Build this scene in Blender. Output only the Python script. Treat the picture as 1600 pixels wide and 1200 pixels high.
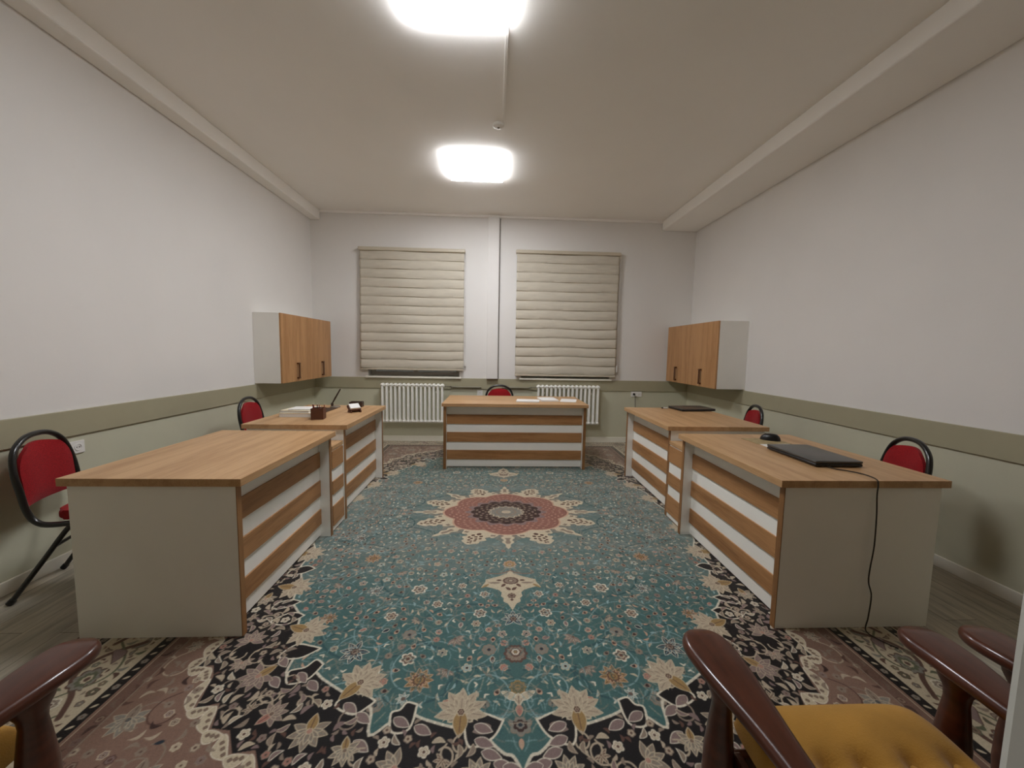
import bpy, bmesh, math, random
import numpy as np
from mathutils import Vector, Matrix

for o in list(bpy.data.objects):
    bpy.data.objects.remove(o, do_unlink=True)
scene = bpy.context.scene
COL = scene.collection
PI = math.pi

# ---------------------------------------------------------------- camera
CAM_H = 1.366
FPX = 600.0                       # focal length in pixels of a 1600 px wide frame
VPX, VPY, ROLL = 774.0, 548.0, 0.014
yc = Vector(((VPX-800)/FPX, -(VPY-600)/FPX, 1.0)).normalized()
xc = Vector((math.cos(ROLL), -math.sin(ROLL), 0.0))
xc.z = -(xc.x*yc.x + xc.y*yc.y)/yc.z
xc.normalize()
zc = yc.cross(xc)
cam_data = bpy.data.cameras.new('camera')
cam = bpy.data.objects.new('camera', cam_data)
COL.objects.link(cam)
cam_data.sensor_fit = 'HORIZONTAL'
cam_data.sensor_width = 36.0
cam_data.lens = FPX/1600*36.0
cam_data.clip_start = 0.02
M = Matrix(((xc.x, xc.y, -xc.z, 0), (yc.x, yc.y, -yc.z, 0), (zc.x, zc.y, -zc.z, CAM_H), (0, 0, 0, 1)))
cam.matrix_world = M
scene.camera = cam

# ---------------------------------------------------------------- world, exposure
world = bpy.data.worlds.new('world')
scene.world = world
world.use_nodes = True
bgn = world.node_tree.nodes['Background']
bgn.inputs[0].default_value = (0.9, 0.85, 0.76, 1)     # dim hallway light behind the camera
bgn.inputs[1].default_value = 0.03
scene.view_settings.view_transform = 'Standard'
scene.view_settings.look = 'None'
scene.view_settings.gamma = 1.0
scene.view_settings.use_curve_mapping = False
scene.view_settings.exposure = 1.33
scene.cycles.diffuse_bounces = 12
scene.cycles.max_bounces = 16
LAMP_STRENGTH = 15.0
LAMP_COLOR = (0.98, 1.0, 1.045)

# ---------------------------------------------------------------- room numbers
XL, XR, YB, YF, ZC = -2.64, 2.94, 5.72, 0.20, 3.30
DESK_H = 0.772

# ---------------------------------------------------------------- material helpers
def s2l(c):
    return tuple(((v/255.0)/12.92 if v/255.0 <= 0.04045 else ((v/255.0+0.055)/1.055)**2.4) for v in c)

def rgba(c):
    return tuple(s2l(c)) + (1.0,)

def mat(name, col, rough=0.5, metal=0.0, vary=0.0, vscale=8.0, bump=0.0, bscale=200.0, stretch=(1, 1, 1), coat=0.0, sheen=0.0, spec=0.5, col2=None):
    m = bpy.data.materials.new(name)
    m.use_nodes = True
    nt = m.node_tree
    n, l = nt.nodes, nt.links
    b = n['Principled BSDF']
    b.inputs['Base Color'].default_value = rgba(col)
    b.inputs['Roughness'].default_value = rough
    b.inputs['Metallic'].default_value = metal
    b.inputs['Coat Weight'].default_value = coat
    b.inputs['Coat Roughness'].default_value = 0.1
    b.inputs['Sheen Weight'].default_value = sheen
    b.inputs['Specular IOR Level'].default_value = spec
    tc = n.new('ShaderNodeTexCoord')
    mp = n.new('ShaderNodeMapping')
    mp.inputs['Scale'].default_value = stretch
    l.new(tc.outputs['Object'], mp.inputs['Vector'])
    nz = n.new('ShaderNodeTexNoise')
    nz.inputs['Scale'].default_value = vscale
    nz.inputs['Detail'].default_value = 5.0
    l.new(mp.outputs['Vector'], nz.inputs['Vector'])
    cr = n.new('ShaderNodeValToRGB')
    a = np.array(s2l(col))
    if col2 is None:
        lo, hi = a*(1-vary), np.minimum(a*(1+vary), 1)
    else:
        lo, hi = a, np.array(s2l(col2))
    cr.color_ramp.elements[0].position = 0.3
    cr.color_ramp.elements[1].position = 0.7
    cr.color_ramp.elements[0].color = tuple(lo)+(1,)
    cr.color_ramp.elements[1].color = tuple(hi)+(1,)
    l.new(nz.outputs['Fac'], cr.inputs['Fac'])
    l.new(cr.outputs['Color'], b.inputs['Base Color'])
    if bump > 0:
        n2 = n.new('ShaderNodeTexNoise')
        n2.inputs['Scale'].default_value = bscale
        n2.inputs['Detail'].default_value = 3.0
        l.new(mp.outputs['Vector'], n2.inputs['Vector'])
        bp = n.new('ShaderNodeBump')
        bp.inputs['Strength'].default_value = bump
        bp.inputs['Distance'].default_value = 0.004
        l.new(n2.outputs['Fac'], bp.inputs['Height'])
        l.new(bp.outputs['Normal'], b.inputs['Normal'])
    return m

def oak(name, axis, base=(190, 152, 110), dark=(167, 128, 87)):
    """oak laminate, grain running along the given axis"""
    m = bpy.data.materials.new(name)
    m.use_nodes = True
    nt = m.node_tree
    n, l = nt.nodes, nt.links
    b = n['Principled BSDF']
    b.inputs['Roughness'].default_value = 0.42
    b.inputs['Specular IOR Level'].default_value = 0.4
    tc = n.new('ShaderNodeTexCoord')
    mp = n.new('ShaderNodeMapping')
    sc = [1.0, 1.0, 1.0]
    sc[axis] = 0.07
    mp.inputs['Scale'].default_value = sc
    l.new(tc.outputs['Object'], mp.inputs['Vector'])
    a = n.new('ShaderNodeTexNoise')
    a.inputs['Scale'].default_value = 16
    a.inputs['Detail'].default_value = 6
    a.inputs['Distortion'].default_value = 0.4
    l.new(mp.outputs['Vector'], a.inputs['Vector'])
    f = n.new('ShaderNodeTexNoise')
    f.inputs['Scale'].default_value = 140
    f.inputs['Detail'].default_value = 4
    l.new(mp.outputs['Vector'], f.inputs['Vector'])
    mx = n.new('ShaderNodeMix')
    mx.data_type = 'FLOAT'
    mx.inputs[0].default_value = 0.35
    l.new(a.outputs['Fac'], mx.inputs[2])
    l.new(f.outputs['Fac'], mx.inputs[3])
    cr = n.new('ShaderNodeValToRGB')
    cr.color_ramp.elements[0].position = 0.36
    cr.color_ramp.elements[0].color = rgba(dark)
    cr.color_ramp.elements[1].position = 0.56
    cr.color_ramp.elements[1].color = rgba(base)
    l.new(mx.outputs[0], cr.inputs['Fac'])
    l.new(cr.outputs['Color'], b.inputs['Base Color'])
    return m

M_WALL = mat('white_wall_paint', (226, 223, 219), 0.75, vary=0.015, vscale=2, bump=0.08, bscale=90, spec=0.25)
M_CEIL = mat('ceiling_paint', (243, 240, 235), 0.85, vary=0.012, vscale=1.5, bump=0.08, bscale=60, spec=0.2)
M_GREEN = mat('sage_wall_paint', (197, 195, 172), 0.5, vary=0.03, vscale=3, bump=0.05, bscale=90, spec=0.4)
M_FRONT = mat('front_wall_paint', (132, 124, 108), 0.6, vary=0.03, vscale=3, spec=0.3)  # unseen upper front wall, darkened to cut bounce onto the near furniture
M_OLIVE = mat('olive_rail_paint', (166, 160, 134), 0.45, vary=0.03, vscale=4, spec=0.4)
M_BASE = mat('baseboard_white', (230, 226, 212), 0.45, vary=0.02)
M_OAKY = oak('oak_grain_y', 1)
M_OAKX = oak('oak_grain_x', 0)
M_OAKZ = oak('oak_grain_z', 2)
M_STRIPY = oak('oak_strip_y', 1, (172, 126, 82), (140, 97, 58))
M_STRIPX = oak('oak_strip_x', 0, (172, 126, 82), (140, 97, 58))
M_EDGE = oak('oak_edge_band', 2, (150, 108, 66), (122, 84, 50))
M_WHITE = mat('white_melamine', (240, 238, 231), 0.4, vary=0.015, vscale=5, bump=0.03, bscale=300)
M_TUBE = mat('black_tube_enamel', (22, 20, 19), 0.28, vary=0.05, coat=0.3)
M_RED = mat('red_upholstery', (146, 20, 26), 0.9, vary=0.25, vscale=150, bump=0.35, bscale=500, sheen=0.08, spec=0.2)
M_RAD = mat('radiator_enamel', (244, 243, 236), 0.35, vary=0.01)
M_BLIND = mat('blind_fabric', (200, 192, 176), 0.85, vary=0.06, vscale=6, bump=0.3, bscale=350, stretch=(1, 1, 5), spec=0.2)
M_BAR = mat('blind_rail', (196, 186, 166), 0.4, vary=0.02)
M_PLASTIC = mat('white_plastic', (228, 226, 220), 0.35, vary=0.01)
M_BLACK = mat('black_plastic', (18, 17, 17), 0.35, vary=0.1)
M_LID = mat('laptop_lid', (62, 60, 56), 0.32, vary=0.05, spec=0.6)
M_BRONZE = mat('bronze_handle', (96, 60, 34), 0.4, metal=0.4, vary=0.1)
M_MAHOG = mat('varnished_dark_wood', (82, 40, 24), 0.3, vscale=9, stretch=(5, 1, 5), coat=0.35, spec=0.35, col2=(64, 30, 18))
M_VELVET = mat('mustard_velvet', (168, 124, 54), 0.95, vary=0.14, vscale=7, bump=0.3, bscale=260, sheen=0.15, spec=0.15)
M_PAPER = mat('white_paper', (226, 224, 220), 0.7, vary=0.02)
M_CREAM = mat('cream_paper', (214, 202, 176), 0.7, vary=0.05)
M_BROWN = mat('brown_leatherette', (86, 48, 30), 0.5, vary=0.12, vscale=20)
M_DARKBROWN = mat('dark_brown_leatherette', (58, 38, 26), 0.5, vary=0.12, vscale=20)
M_PENCIL = mat('red_pencil', (140, 52, 38), 0.45, vary=0.1)
M_CABLE = mat('cable_rubber', (44, 36, 28), 0.5, vary=0.1)
M_GREY = mat('grey_metal', (120, 112, 100), 0.4, metal=0.3, vary=0.05)
M_CARD = mat('printed_card', (158, 138, 98), 0.6, vary=0.25, vscale=30)
M_FRAME = mat('window_frame', (200, 196, 188), 0.45, vary=0.02)
M_PIPE = mat('pipe_olive', (120, 114, 92), 0.45, vary=0.02)
M_SHADE = mat('slate_sill', (128, 122, 106), 0.6, vary=0.05)
M_DOORFRAME = mat('door_frame_white', (206, 206, 198), 0.4, vary=0.01)

def glass_mat():
    m = bpy.data.materials.new('window_glass')
    m.use_nodes = True
    b = m.node_tree.nodes['Principled BSDF']
    b.inputs['Base Color'].default_value = (0.9, 0.95, 0.95, 1)
    b.inputs['Transmission Weight'].default_value = 1.0
    b.inputs['Roughness'].default_value = 0.02
    return m
M_GLASS = glass_mat()

def lamp_mat():
    m = bpy.data.materials.new('lit_diffuser')
    m.use_nodes = True
    n, l = m.node_tree.nodes, m.node_tree.links
    b = n['Principled BSDF']
    b.inputs['Base Color'].default_value = (0.9, 0.9, 0.9, 1)
    b.inputs['Emission Color'].default_value = LAMP_COLOR + (1,)
    b.inputs['Emission Strength'].default_value = LAMP_STRENGTH
    return m
M_LAMP = lamp_mat()

def floor_mat():
    m = bpy.data.materials.new('grey_wood_vinyl')
    m.use_nodes = True
    n, l = m.node_tree.nodes, m.node_tree.links
    b = n['Principled BSDF']
    b.inputs['Roughness'].default_value = 0.45
    tc = n.new('ShaderNodeTexCoord')
    mp = n.new('ShaderNodeMapping')
    mp.inputs['Rotation'].default_value = (0, 0, PI/2)
    l.new(tc.outputs['Object'], mp.inputs['Vector'])
    br = n.new('ShaderNodeTexBrick')
    br.inputs['Scale'].default_value = 1.0
    br.inputs['Brick Width'].default_value = 1.2
    br.inputs['Row Height'].default_value = 0.17
    br.inputs['Mortar Size'].default_value = 0.0015
    br.inputs['Color1'].default_value = rgba((196, 190, 176))
    br.inputs['Color2'].default_value = rgba((178, 172, 158))
    br.inputs['Mortar'].default_value = rgba((110, 104, 92))
    l.new(mp.outputs['Vector'], br.inputs['Vector'])
    mp2 = n.new('ShaderNodeMapping')
    mp2.inputs['Scale'].default_value = (1, 0.09, 1)
    l.new(tc.outputs['Object'], mp2.inputs['Vector'])
    nz = n.new('ShaderNodeTexNoise')
    nz.inputs['Scale'].default_value = 22
    nz.inputs['Detail'].default_value = 7
    nz.inputs['Roughness'].default_value = 0.65
    l.new(mp2.outputs['Vector'], nz.inputs['Vector'])
    cr = n.new('ShaderNodeValToRGB')
    cr.color_ramp.elements[0].position = 0.35
    cr.color_ramp.elements[0].color = (0.6, 0.59, 0.57, 1)
    cr.color_ramp.elements[1].position = 0.65
    cr.color_ramp.elements[1].color = (1.15, 1.13, 1.1, 1)
    l.new(nz.outputs['Fac'], cr.inputs['Fac'])
    mx = n.new('ShaderNodeMix')
    mx.data_type = 'RGBA'
    mx.blend_type = 'MULTIPLY'
    mx.inputs[0].default_value = 1.0
    l.new(br.outputs['Color'], mx.inputs[6])
    l.new(cr.outputs['Color'], mx.inputs[7])
    l.new(mx.outputs[2], b.inputs['Base Color'])
    return m
M_FLOOR = floor_mat()

# ---------------------------------------------------------------- object helpers
def tag(o, label=None, cat=None, group=None, kind=None):
    if label: o['label'] = label
    if cat: o['category'] = cat
    if group: o['group'] = group
    if kind: o['kind'] = kind
    return o

def thing(name, label, cat, loc=(0, 0, 0), rz=0.0, group=None):
    o = bpy.data.objects.new(name, None)
    COL.objects.link(o)
    o.empty_display_size = 0.1
    o.location = loc
    o.rotation_euler = (0, 0, rz)
    return tag(o, label, cat, group)

def obj(name, bm, m, parent=None, smooth=False, loc=None):
    me = bpy.data.meshes.new(name)
    bmesh.ops.recalc_face_normals(bm, faces=bm.faces[:])
    bm.to_mesh(me)
    bm.free()
    ms = m if isinstance(m, (list, tuple)) else [m]
    for k in ms:
        me.materials.append(k)
    o = bpy.data.objects.new(name, me)
    COL.objects.link(o)
    if parent is not None:
        o.parent = parent
    if loc is not None:
        o.location = loc
    if smooth:
        me.polygons.foreach_set('use_smooth', [True]*len(me.polygons))
        me.update()
        try:
            me.set_sharp_from_angle(angle=math.radians(40))
        except Exception:
            pass
    return o

def dup(root, loc, rz, label=None, name=None):
    r = root.copy()
    COL.objects.link(r)
    r.location = loc
    r.rotation_euler = (0, 0, rz)
    if label: r['label'] = label
    for ch in list(root.children):
        c = ch.copy()
        COL.objects.link(c)
        c.parent = r
        for g in ch.children:
            d = g.copy()
            COL.objects.link(d)
            d.parent = c
    return r

def NB():
    return bmesh.new()

def box(bm, x0, x1, y0, y1, z0, z1, bev=0.0, mi=0, rot=None, seg=2):
    cx, cy, cz = (x0+x1)/2, (y0+y1)/2, (z0+z1)/2
    mtx = Matrix.Translation((cx, cy, cz))
    if rot is not None:
        mtx = mtx @ rot
    mtx = mtx @ Matrix.Diagonal((abs(x1-x0), abs(y1-y0), abs(z1-z0), 1))
    r = bmesh.ops.create_cube(bm, size=1.0, matrix=mtx)
    vs = r['verts']
    fs = {f for v in vs for f in v.link_faces}
    for f in fs:
        f.material_index = mi
    if bev > 0:
        es = list({e for v in vs for e in v.link_edges})
        res = bmesh.ops.bevel(bm, geom=es, offset=bev, segments=seg, profile=0.5, affect='EDGES')
        for f in res['faces']:
            f.material_index = mi
    return vs

def catmull(pts, n=8, closed=False):
    P = [Vector(p) for p in pts]
    out = []
    N = len(P)
    rng = N if closed else N-1
    for i in range(rng):
        if closed:
            p0, p1, p2, p3 = P[(i-1) % N], P[i], P[(i+1) % N], P[(i+2) % N]
        else:
            p0, p1, p2, p3 = P[max(i-1, 0)], P[i], P[i+1], P[min(i+2, N-1)]
        for k in range(n):
            t = k/n
            out.append(0.5*((2*p1)+(-p0+p2)*t+(2*p0-5*p1+4*p2-p3)*t*t+(-p0+3*p1-3*p2+p3)*t**3))
    if not closed:
        out.append(P[-1])
    return out

def tube(bm, pts, r, seg=10, cap=True, rf=None, flat=None):
    """swept tube; rf(t) radius factor; flat=(a,b) elliptical section"""
    P = [Vector(p) for p in pts]
    N = len(P)
    rings = []
    up = Vector((0, 0, 1))
    prev = None
    for i, p in enumerate(P):
        d = (P[min(i+1, N-1)]-P[max(i-1, 0)]).normalized()
        if prev is None:
            a = up if abs(d.dot(up)) < 0.95 else Vector((1, 0, 0))
            u = (a-d*a.dot(d)).normalized()
        else:
            u = (prev-d*prev.dot(d)).normalized()
        prev = u
        w = d.cross(u)
        rr = r*(rf(i/(N-1)) if rf else 1.0)
        ring = []
        for k in range(seg):
            th = 2*PI*k/seg
            a1, b1 = (math.cos(th), math.sin(th))
            if flat:
                a1 *= flat[0]
                b1 *= flat[1]
            ring.append(bm.verts.new(p+u*(rr*a1)+w*(rr*b1)))
        rings.append(ring)
    for i in range(N-1):
        for k in range(seg):
            bm.faces.new((rings[i][k], rings[i][(k+1) % seg], rings[i+1][(k+1) % seg], rings[i+1][k]))
    if cap:
        bm.faces.new(rings[0][::-1])
        bm.faces.new(rings[-1])

def lathe(bm, prof, seg=20, center=(0, 0, 0), sx=1.0, sy=1.0):
    """prof: list of (r, z)"""
    rings = []
    c = Vector(center)
    for r, z in prof:
        rings.append([bm.verts.new(c+Vector((r*sx*math.cos(2*PI*k/seg), r*sy*math.sin(2*PI*k/seg), z))) for k in range(seg)])
    for i in range(len(prof)-1):
        for k in range(seg):
            bm.faces.new((rings[i][k], rings[i][(k+1) % seg], rings[i+1][(k+1) % seg], rings[i+1][k]))
    bm.faces.new(rings[0][::-1])
    bm.faces.new(rings[-1])

def prism(bm, outline, z0, z1, bev=0.0, seg=3, zf=None):
    """outline: list of (x,y), extruded z0..z1; zf adds height by (x,y)"""
    zf = zf or (lambda x, y: 0.0)
    lo = [bm.verts.new((x, y, z0+zf(x, y))) for x, y in outline]
    hi = [bm.verts.new((x, y, z1+zf(x, y))) for x, y in outline]
    n = len(outline)
    f1 = bm.faces.new(lo[::-1])
    f2 = bm.faces.new(hi)
    for i in range(n):
        bm.faces.new((lo[i], lo[(i+1) % n], hi[(i+1) % n], hi[i]))
    if bev > 0:
        es = list(f1.edges)+list(f2.edges)
        bmesh.ops.bevel(bm, geom=es, offset=bev, segments=seg, profile=0.5, affect='EDGES')

# ================================================================ THE SETTING
def structure(name, bm, m, smooth=False):
    return tag(obj(name, bm, m, smooth=smooth), kind='structure')

b = NB(); box(b, XL-0.15, XR+0.15, -0.6, YB+0.35, -0.1, 0.0); structure('floor', b, M_FLOOR)
b = NB(); box(b, XL-0.15, XR+0.15, YF-0.2, YB+0.35, ZC, ZC+0.12); structure('ceiling', b, M_CEIL)
ZR = 0.95    # paint changes here
b = NB(); box(b, XL-0.15, XL, YF-0.2, YB+0.35, 0, ZR, mi=1); box(b, XL-0.15, XL, YF-0.2, YB+0.35, ZR, ZC); structure('wall_left', b, [M_WALL, M_GREEN])
b = NB(); box(b, XR, XR+0.15, YF-0.2, YB+0.35, 0, ZR, mi=1); box(b, XR, XR+0.15, YF-0.2, YB+0.35, ZR, ZC); structure('wall_right', b, [M_WALL, M_GREEN])
# back wall with two window openings
W1 = (-1.86, -0.53); W2 = (0.39, 1.72); WZ0, WZ1 = 0.965, 2.74
b = NB()
yb1 = YB+0.30
box(b, XL, XR, YB, yb1, 0, ZR, mi=1)
box(b, XL, XR, YB, yb1, ZR, WZ0)
box(b, XL, XR, YB, yb1, WZ1, ZC)
for x0, x1 in ((XL, W1[0]), (W1[1], W2[0]), (W2[1], XR)):
    box(b, x0, x1, YB, yb1, WZ0, WZ1)
structure('wall_back', b, [M_WALL, M_GREEN])
# front wall around the doorway the picture is taken from
DX0, DX1 = -0.62, 0.375
b = NB()
for x0, x1 in ((XL, DX0), (DX1, XR)):
    box(b, x0, x1, YF-0.17, YF, 0, ZR, mi=1)
    box(b, x0, x1, YF-0.17, YF, ZR, ZC)
box(b, DX0, DX1, YF-0.17, YF, 2.1, ZC)
structure('wall_front', b, [M_FRONT, M_GREEN])
# door frame
b = NB()
box(b, DX1-0.035, DX1+0.07, YF-0.19, YF+0.022, 0, 2.10, 0.006)
box(b, DX0-0.07, DX0+0.035, YF-0.19, YF+0.022, 0, 2.10, 0.006)
box(b, DX0-0.07, DX1+0.07, YF-0.19, YF+0.022, 2.065, 2.17, 0.006)
structure('door_1', b, M_DOORFRAME)
# ceiling beams along both side walls
b = NB(); box(b, XL, -2.50, YF, YB, 3.165, ZC, 0.012); structure('trim_1', b, M_CEIL)
b = NB(); box(b, 2.425, XR, YF, YB, 3.165, ZC, 0.012); structure('trim_2', b, M_CEIL)
b = NB(); box(b, -2.50, 2.425, YB-0.03, YB, ZC-0.035, ZC, 0.008); structure('trim_6', b, M_CEIL)
# chair rail
def rail(name, x0, x1, y0, y1):
    b = NB(); box(b, x0, x1, y0, y1, 0.79, ZR, 0.003); structure(name, b, M_OLIVE)
rail('trim_3', XL, XL+0.016, YF, YB)
rail('trim_4', XR-0.016, XR, YF, YB)
rail('trim_5', XL+0.016, XR-0.016, YB-0.016, YB)
# baseboards
b = NB(); box(b, XL, XL+0.014, YF, YB, 0, 0.075, 0.004); structure('baseboard_left', b, M_BASE)
b = NB(); box(b, XR-0.014, XR, YF, YB, 0, 0.075, 0.004); structure('baseboard_right', b, M_BASE)
b = NB(); box(b, XL+0.014, XR-0.014, YB-0.014, YB, 0, 0.08, 0.004); structure('baseboard_back', b, M_BASE)
# windows behind the blinds
def window(n, x0, x1):
    b = NB()
    y0, y1 = YB+0.14, YB+0.20
    t = 0.06
    box(b, x0, x1, y0, y1, WZ0, WZ0+t, 0.006)
    box(b, x0, x1, y0, y1, WZ1-t, WZ1, 0.006)
    box(b, x0, x0+t, y0, y1, WZ0+t, WZ1-t, 0.006)
    box(b, x1-t, x1, y0, y1, WZ0+t, WZ1-t, 0.006)
    xm = (x0+x1)/2
    box(b, xm-0.035, xm+0.035, y0, y1, WZ0+t, WZ1-t, 0.006)
    o = structure('window_%d' % n, b, M_FRAME)
    for a, c in ((x0+t, xm-0.035), (xm+0.035, x1-t)):
        g = NB(); box(g, a, c, YB+0.165, YB+0.175, WZ0+t, WZ1-t)
        obj('window_pane', g, M_GLASS, o)
    s = NB(); box(s, x0-0.03, x1+0.03, YB-0.045, YB+0.14, WZ0-0.022, WZ0+0.004, 0.004)
    obj('window_sill', s, M_BASE, o)
window(1, *W1)
window(2, *W2)
# boxed pipe between the windows, with the thin dark riser beside it
b = NB(); box(b, -0.125, 0.035, YB-0.075, YB, 0.952, ZC-0.035, 0.004); structure('trim_7', b, M_WALL)
b = NB(); tube(b, [(0.048, YB-0.008, 0.80), (0.048, YB-0.008, 3.26)], 0.0045, 8)
tag(obj('riser_cable', b, M_GREY, smooth=True), 'thin dark cable running down the back wall beside the white boxed pipe', 'cable')

# ================================================================ THE RUG
RCX, RCY, RHX, RHY = 0.11, 3.14, 2.02, 2.54
def build_rug():
    RES = 0.002
    NU, NV = int(RHX/RES)+2, int(RHY/RES)+2
    us = np.arange(NU)*RES
    vs = np.arange(NV)*RES
    img = np.zeros((NV, NU, 3), np.float32)
    rnd = random.Random(7)
    C = dict(teal=(60, 95, 93), teal2=(78, 99, 96), dteal=(44, 78, 80), lteal=(120, 150, 150), black=(17, 12, 13),
             beige=(170, 155, 133), cream=(184, 171, 146), white=(206, 198, 178), pink=(124, 97, 83), rose=(158, 108, 96),
             brown=(88, 62, 52), dbrown=(54, 34, 30), gold=(146, 118, 74), grey=(124, 121, 111), mauve=(124, 104, 100),
             navy=(30, 40, 50), peach=(180, 146, 122), green=(92, 94, 72), med=(134, 90, 78), taupe=(132, 117, 102), lblue=(132, 158, 158), red=(130, 58, 50))
    C = {k: np.array(v, np.float32) for k, v in C.items()}

    def win(cu, cv, R):
        i0, i1 = max(int((cu-R)/RES), 0), min(int((cu+R)/RES)+2, NU)
        j0, j1 = max(int((cv-R)/RES), 0), min(int((cv+R)/RES)+2, NV)
        return (i0, i1, j0, j1) if i1 > i0 and j1 > j0 else None

    def local(cu, cv, R, rot):
        w = win(cu, cv, R)
        if w is None: return None
        i0, i1, j0, j1 = w
        U, V = np.meshgrid(us[i0:i1]-cu, vs[j0:j1]-cv)
        c, s = math.cos(rot), math.sin(rot)
        return (slice(j0, j1), slice(i0, i1)), U*c+V*s, -U*s+V*c

    def put(sl, d, col, op=1.0):
        a = (np.clip(0.5-d/RES, 0, 1)*op)[..., None]
        img[sl] = img[sl]*(1-a)+C[col]*a

    def flower(cu, cv, r, n, petal, edge, core, rot=0.0, amp=0.2, asp=1.0):
        L = local(cu, cv, r*1.3, rot)
        if L is None: return
        sl, p, q = L
        q = q/asp
        rho, th = np.hypot(p, q), np.arctan2(q, p)
        lob = (1-amp)+amp*np.abs(np.cos(n*th/2))
        put(sl, rho-r*lob, edge)
        put(sl, rho-r*lob*0.78+0.0006, petal)
        if r > 0.02:
            put(sl, np.abs(np.sin(n*th/2))*rho*0.6-0.0022+np.maximum(0, rho-r*0.72)*4, edge, 0.6)
        put(sl, rho-r*0.36, edge)
        put(sl, rho-r*0.24, core)

    def leaf(cu, cv, L_, W, rot, fill, edge=None, bend=0.0, vein=None):
        L = local(cu, cv, L_*0.62, rot)
        if L is None: return
        sl, p, q = L
        t = np.clip(p/L_+0.5, 0, 1)
        q = q-bend*L_*(np.sin(PI*t)-0.5)
        w = W/2*np.sin(PI*t**0.8)**0.85
        over = np.maximum(np.abs(p)-L_/2, 0)*4
        d = np.abs(q)-w+over
        if edge: put(sl, d, edge)
        put(sl, d+(0.0035 if edge else 0), fill)
        if vein: put(sl, np.abs(q)-0.0016+np.maximum(np.abs(p)-L_*0.3, 0)*4, vein)

    def palmette(cu, cv, r, rot, cols, n=7, asp=1.0):
        """fan-like blossom seen from the side: cols = edge, outer, mid, core, base"""
        L = local(cu, cv, r*1.35, rot)
        if L is None: return
        sl, p, q = L
        q = q/asp
        rho, th = np.hypot(p, q), np.arctan2(q, p)
        for k, (f, c_) in enumerate(zip((1.0, 0.88, 0.62, 0.36, 0.2), cols)):
            lob = 0.8+0.2*np.abs(np.cos(n*th/2+0.3*k))
            back = 1-0.28*(np.cos(th) < -0.5)
            put(sl, rho-r*f*lob*back, c_)
            if k == 1:
                put(sl, np.abs(np.sin(n*th/2))*rho-0.002+np.maximum(0, rho-r*0.84)*4+np.maximum(0, r*0.5-rho)*4, cols[0], 0.8)

    def lotus(cu, cv, r, rot, fill, edge, vein, core='brown', n=7, spread=1.9, drop=None):
        """open blossom: petals fanned around rot, an optional teardrop behind"""
        for s_ in (0.95, 0.62):
            order = sorted(range(n), key=lambda k: -abs(k-(n-1)/2))
            for k in order:
                a_ = rot+(k-(n-1)/2)/((n-1)/2)*spread*(1 if s_ > 0.8 else 0.8)
                L_ = r*s_*(1.0-0.10*abs(k-(n-1)/2)/n)
                leaf(cu+L_*0.5*math.cos(a_), cv+L_*0.5*math.sin(a_), L_, L_*0.46, a_, fill, edge, 0.0, vein)
        if drop:
            leaf(cu-r*0.42*math.cos(rot), cv-r*0.42*math.sin(rot), r*0.95, r*0.52, rot+PI, drop, edge, 0.0, 'brown')
        flower(cu, cv, r*0.16, 6, core, edge, core)

    def curve(pts, wdt, col, op=1.0, n=10):
        P = catmull([(a, c_, 0) for a, c_ in pts], n)
        for a, c_ in zip(P[:-1], P[1:]):
            mid = (a+c_)/2
            ln = (c_-a).length
            if ln < 1e-5: continue
            L = local(mid.x, mid.y, ln/2+wdt+RES, math.atan2(c_.y-a.y, c_.x-a.x))
            if L is None: continue
            sl, p, q = L
            put(sl, np.hypot(np.maximum(np.abs(p)-ln/2, 0), q)-wdt/2, col, op)

    def polymask(poly):
        """even-odd mask of the whole canvas"""
        m = np.zeros((NV, NU), bool)
        V = vs[:, None]; U = us[None, :]
        n = len(poly)
        for i in range(n):
            (x0, y0), (x1, y1) = poly[i], poly[(i+1) % n]
            if y0 == y1: continue
            cond = (V > min(y0, y1)) & (V <= max(y0, y1))
            xi = x0+(V-y0)*(x1-x0)/(y1-y0)
            m ^= cond & (U < xi)
        return m

    U, V = np.meshgrid(us, vs)
    # ---- ground zones
    img[:] = C['black']
    pink_edge = [(1.47, 0), (1.44, 0.5), (1.46, 0.85), (1.41, 1.1), (1.43, 1.3), (1.34, 1.40), (1.345, 1.50), (1.355, 1.57), (1.29, 1.56), (1.25, 1.62), (1.215, 1.76), (1.14, 1.74), (1.10, 1.84),
                 (1.03, 1.85), (0.97, 1.93), (0.90, 1.92), (0.84, 2.0), (0.78, 2.08), (0.66, 2.06), (0.56, 2.13), (0.45, 2.10), (0.3, 2.16), (0.15, 2.10), (0, 2.18)]
    inner = polymask([(0, 0)]+pink_edge)
    img[~inner] = C['pink']
    field_edge = [(1.40, 0), (1.36, 0.25), (1.38, 0.45), (1.30, 0.62), (1.30, 0.8), (1.24, 0.92), (1.20, 1.05), (1.17, 1.15), (1.08, 1.26), (1.04, 1.38), (0.99, 1.43), (0.975, 1.52), (0.955, 1.62),
                  (0.86, 1.60), (0.80, 1.64), (0.70, 1.70), (0.62, 1.74), (0.56, 1.78), (0.535, 1.88), (0.47, 1.83), (0.42, 1.80), (0.34, 1.83), (0.22, 1.86), (0.13, 1.83), (0.125, 1.88),
                  (0.10, 1.92), (0.06, 1.955), (0.03, 1.965), (0, 2.02)]
    field = polymask([(0, 0)]+field_edge)
    img[field] = C['teal']
    # darker soft swathes in the dyed field
    sw = 0.5+0.5*np.sin(U*5.1+1.2*np.sin(V*4.0))*np.sin(V*6.3+1.5*np.sin(U*3.1))
    a = (0.35*sw*field)[..., None]
    img[:] = img*(1-a)+C['teal2']*a

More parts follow.
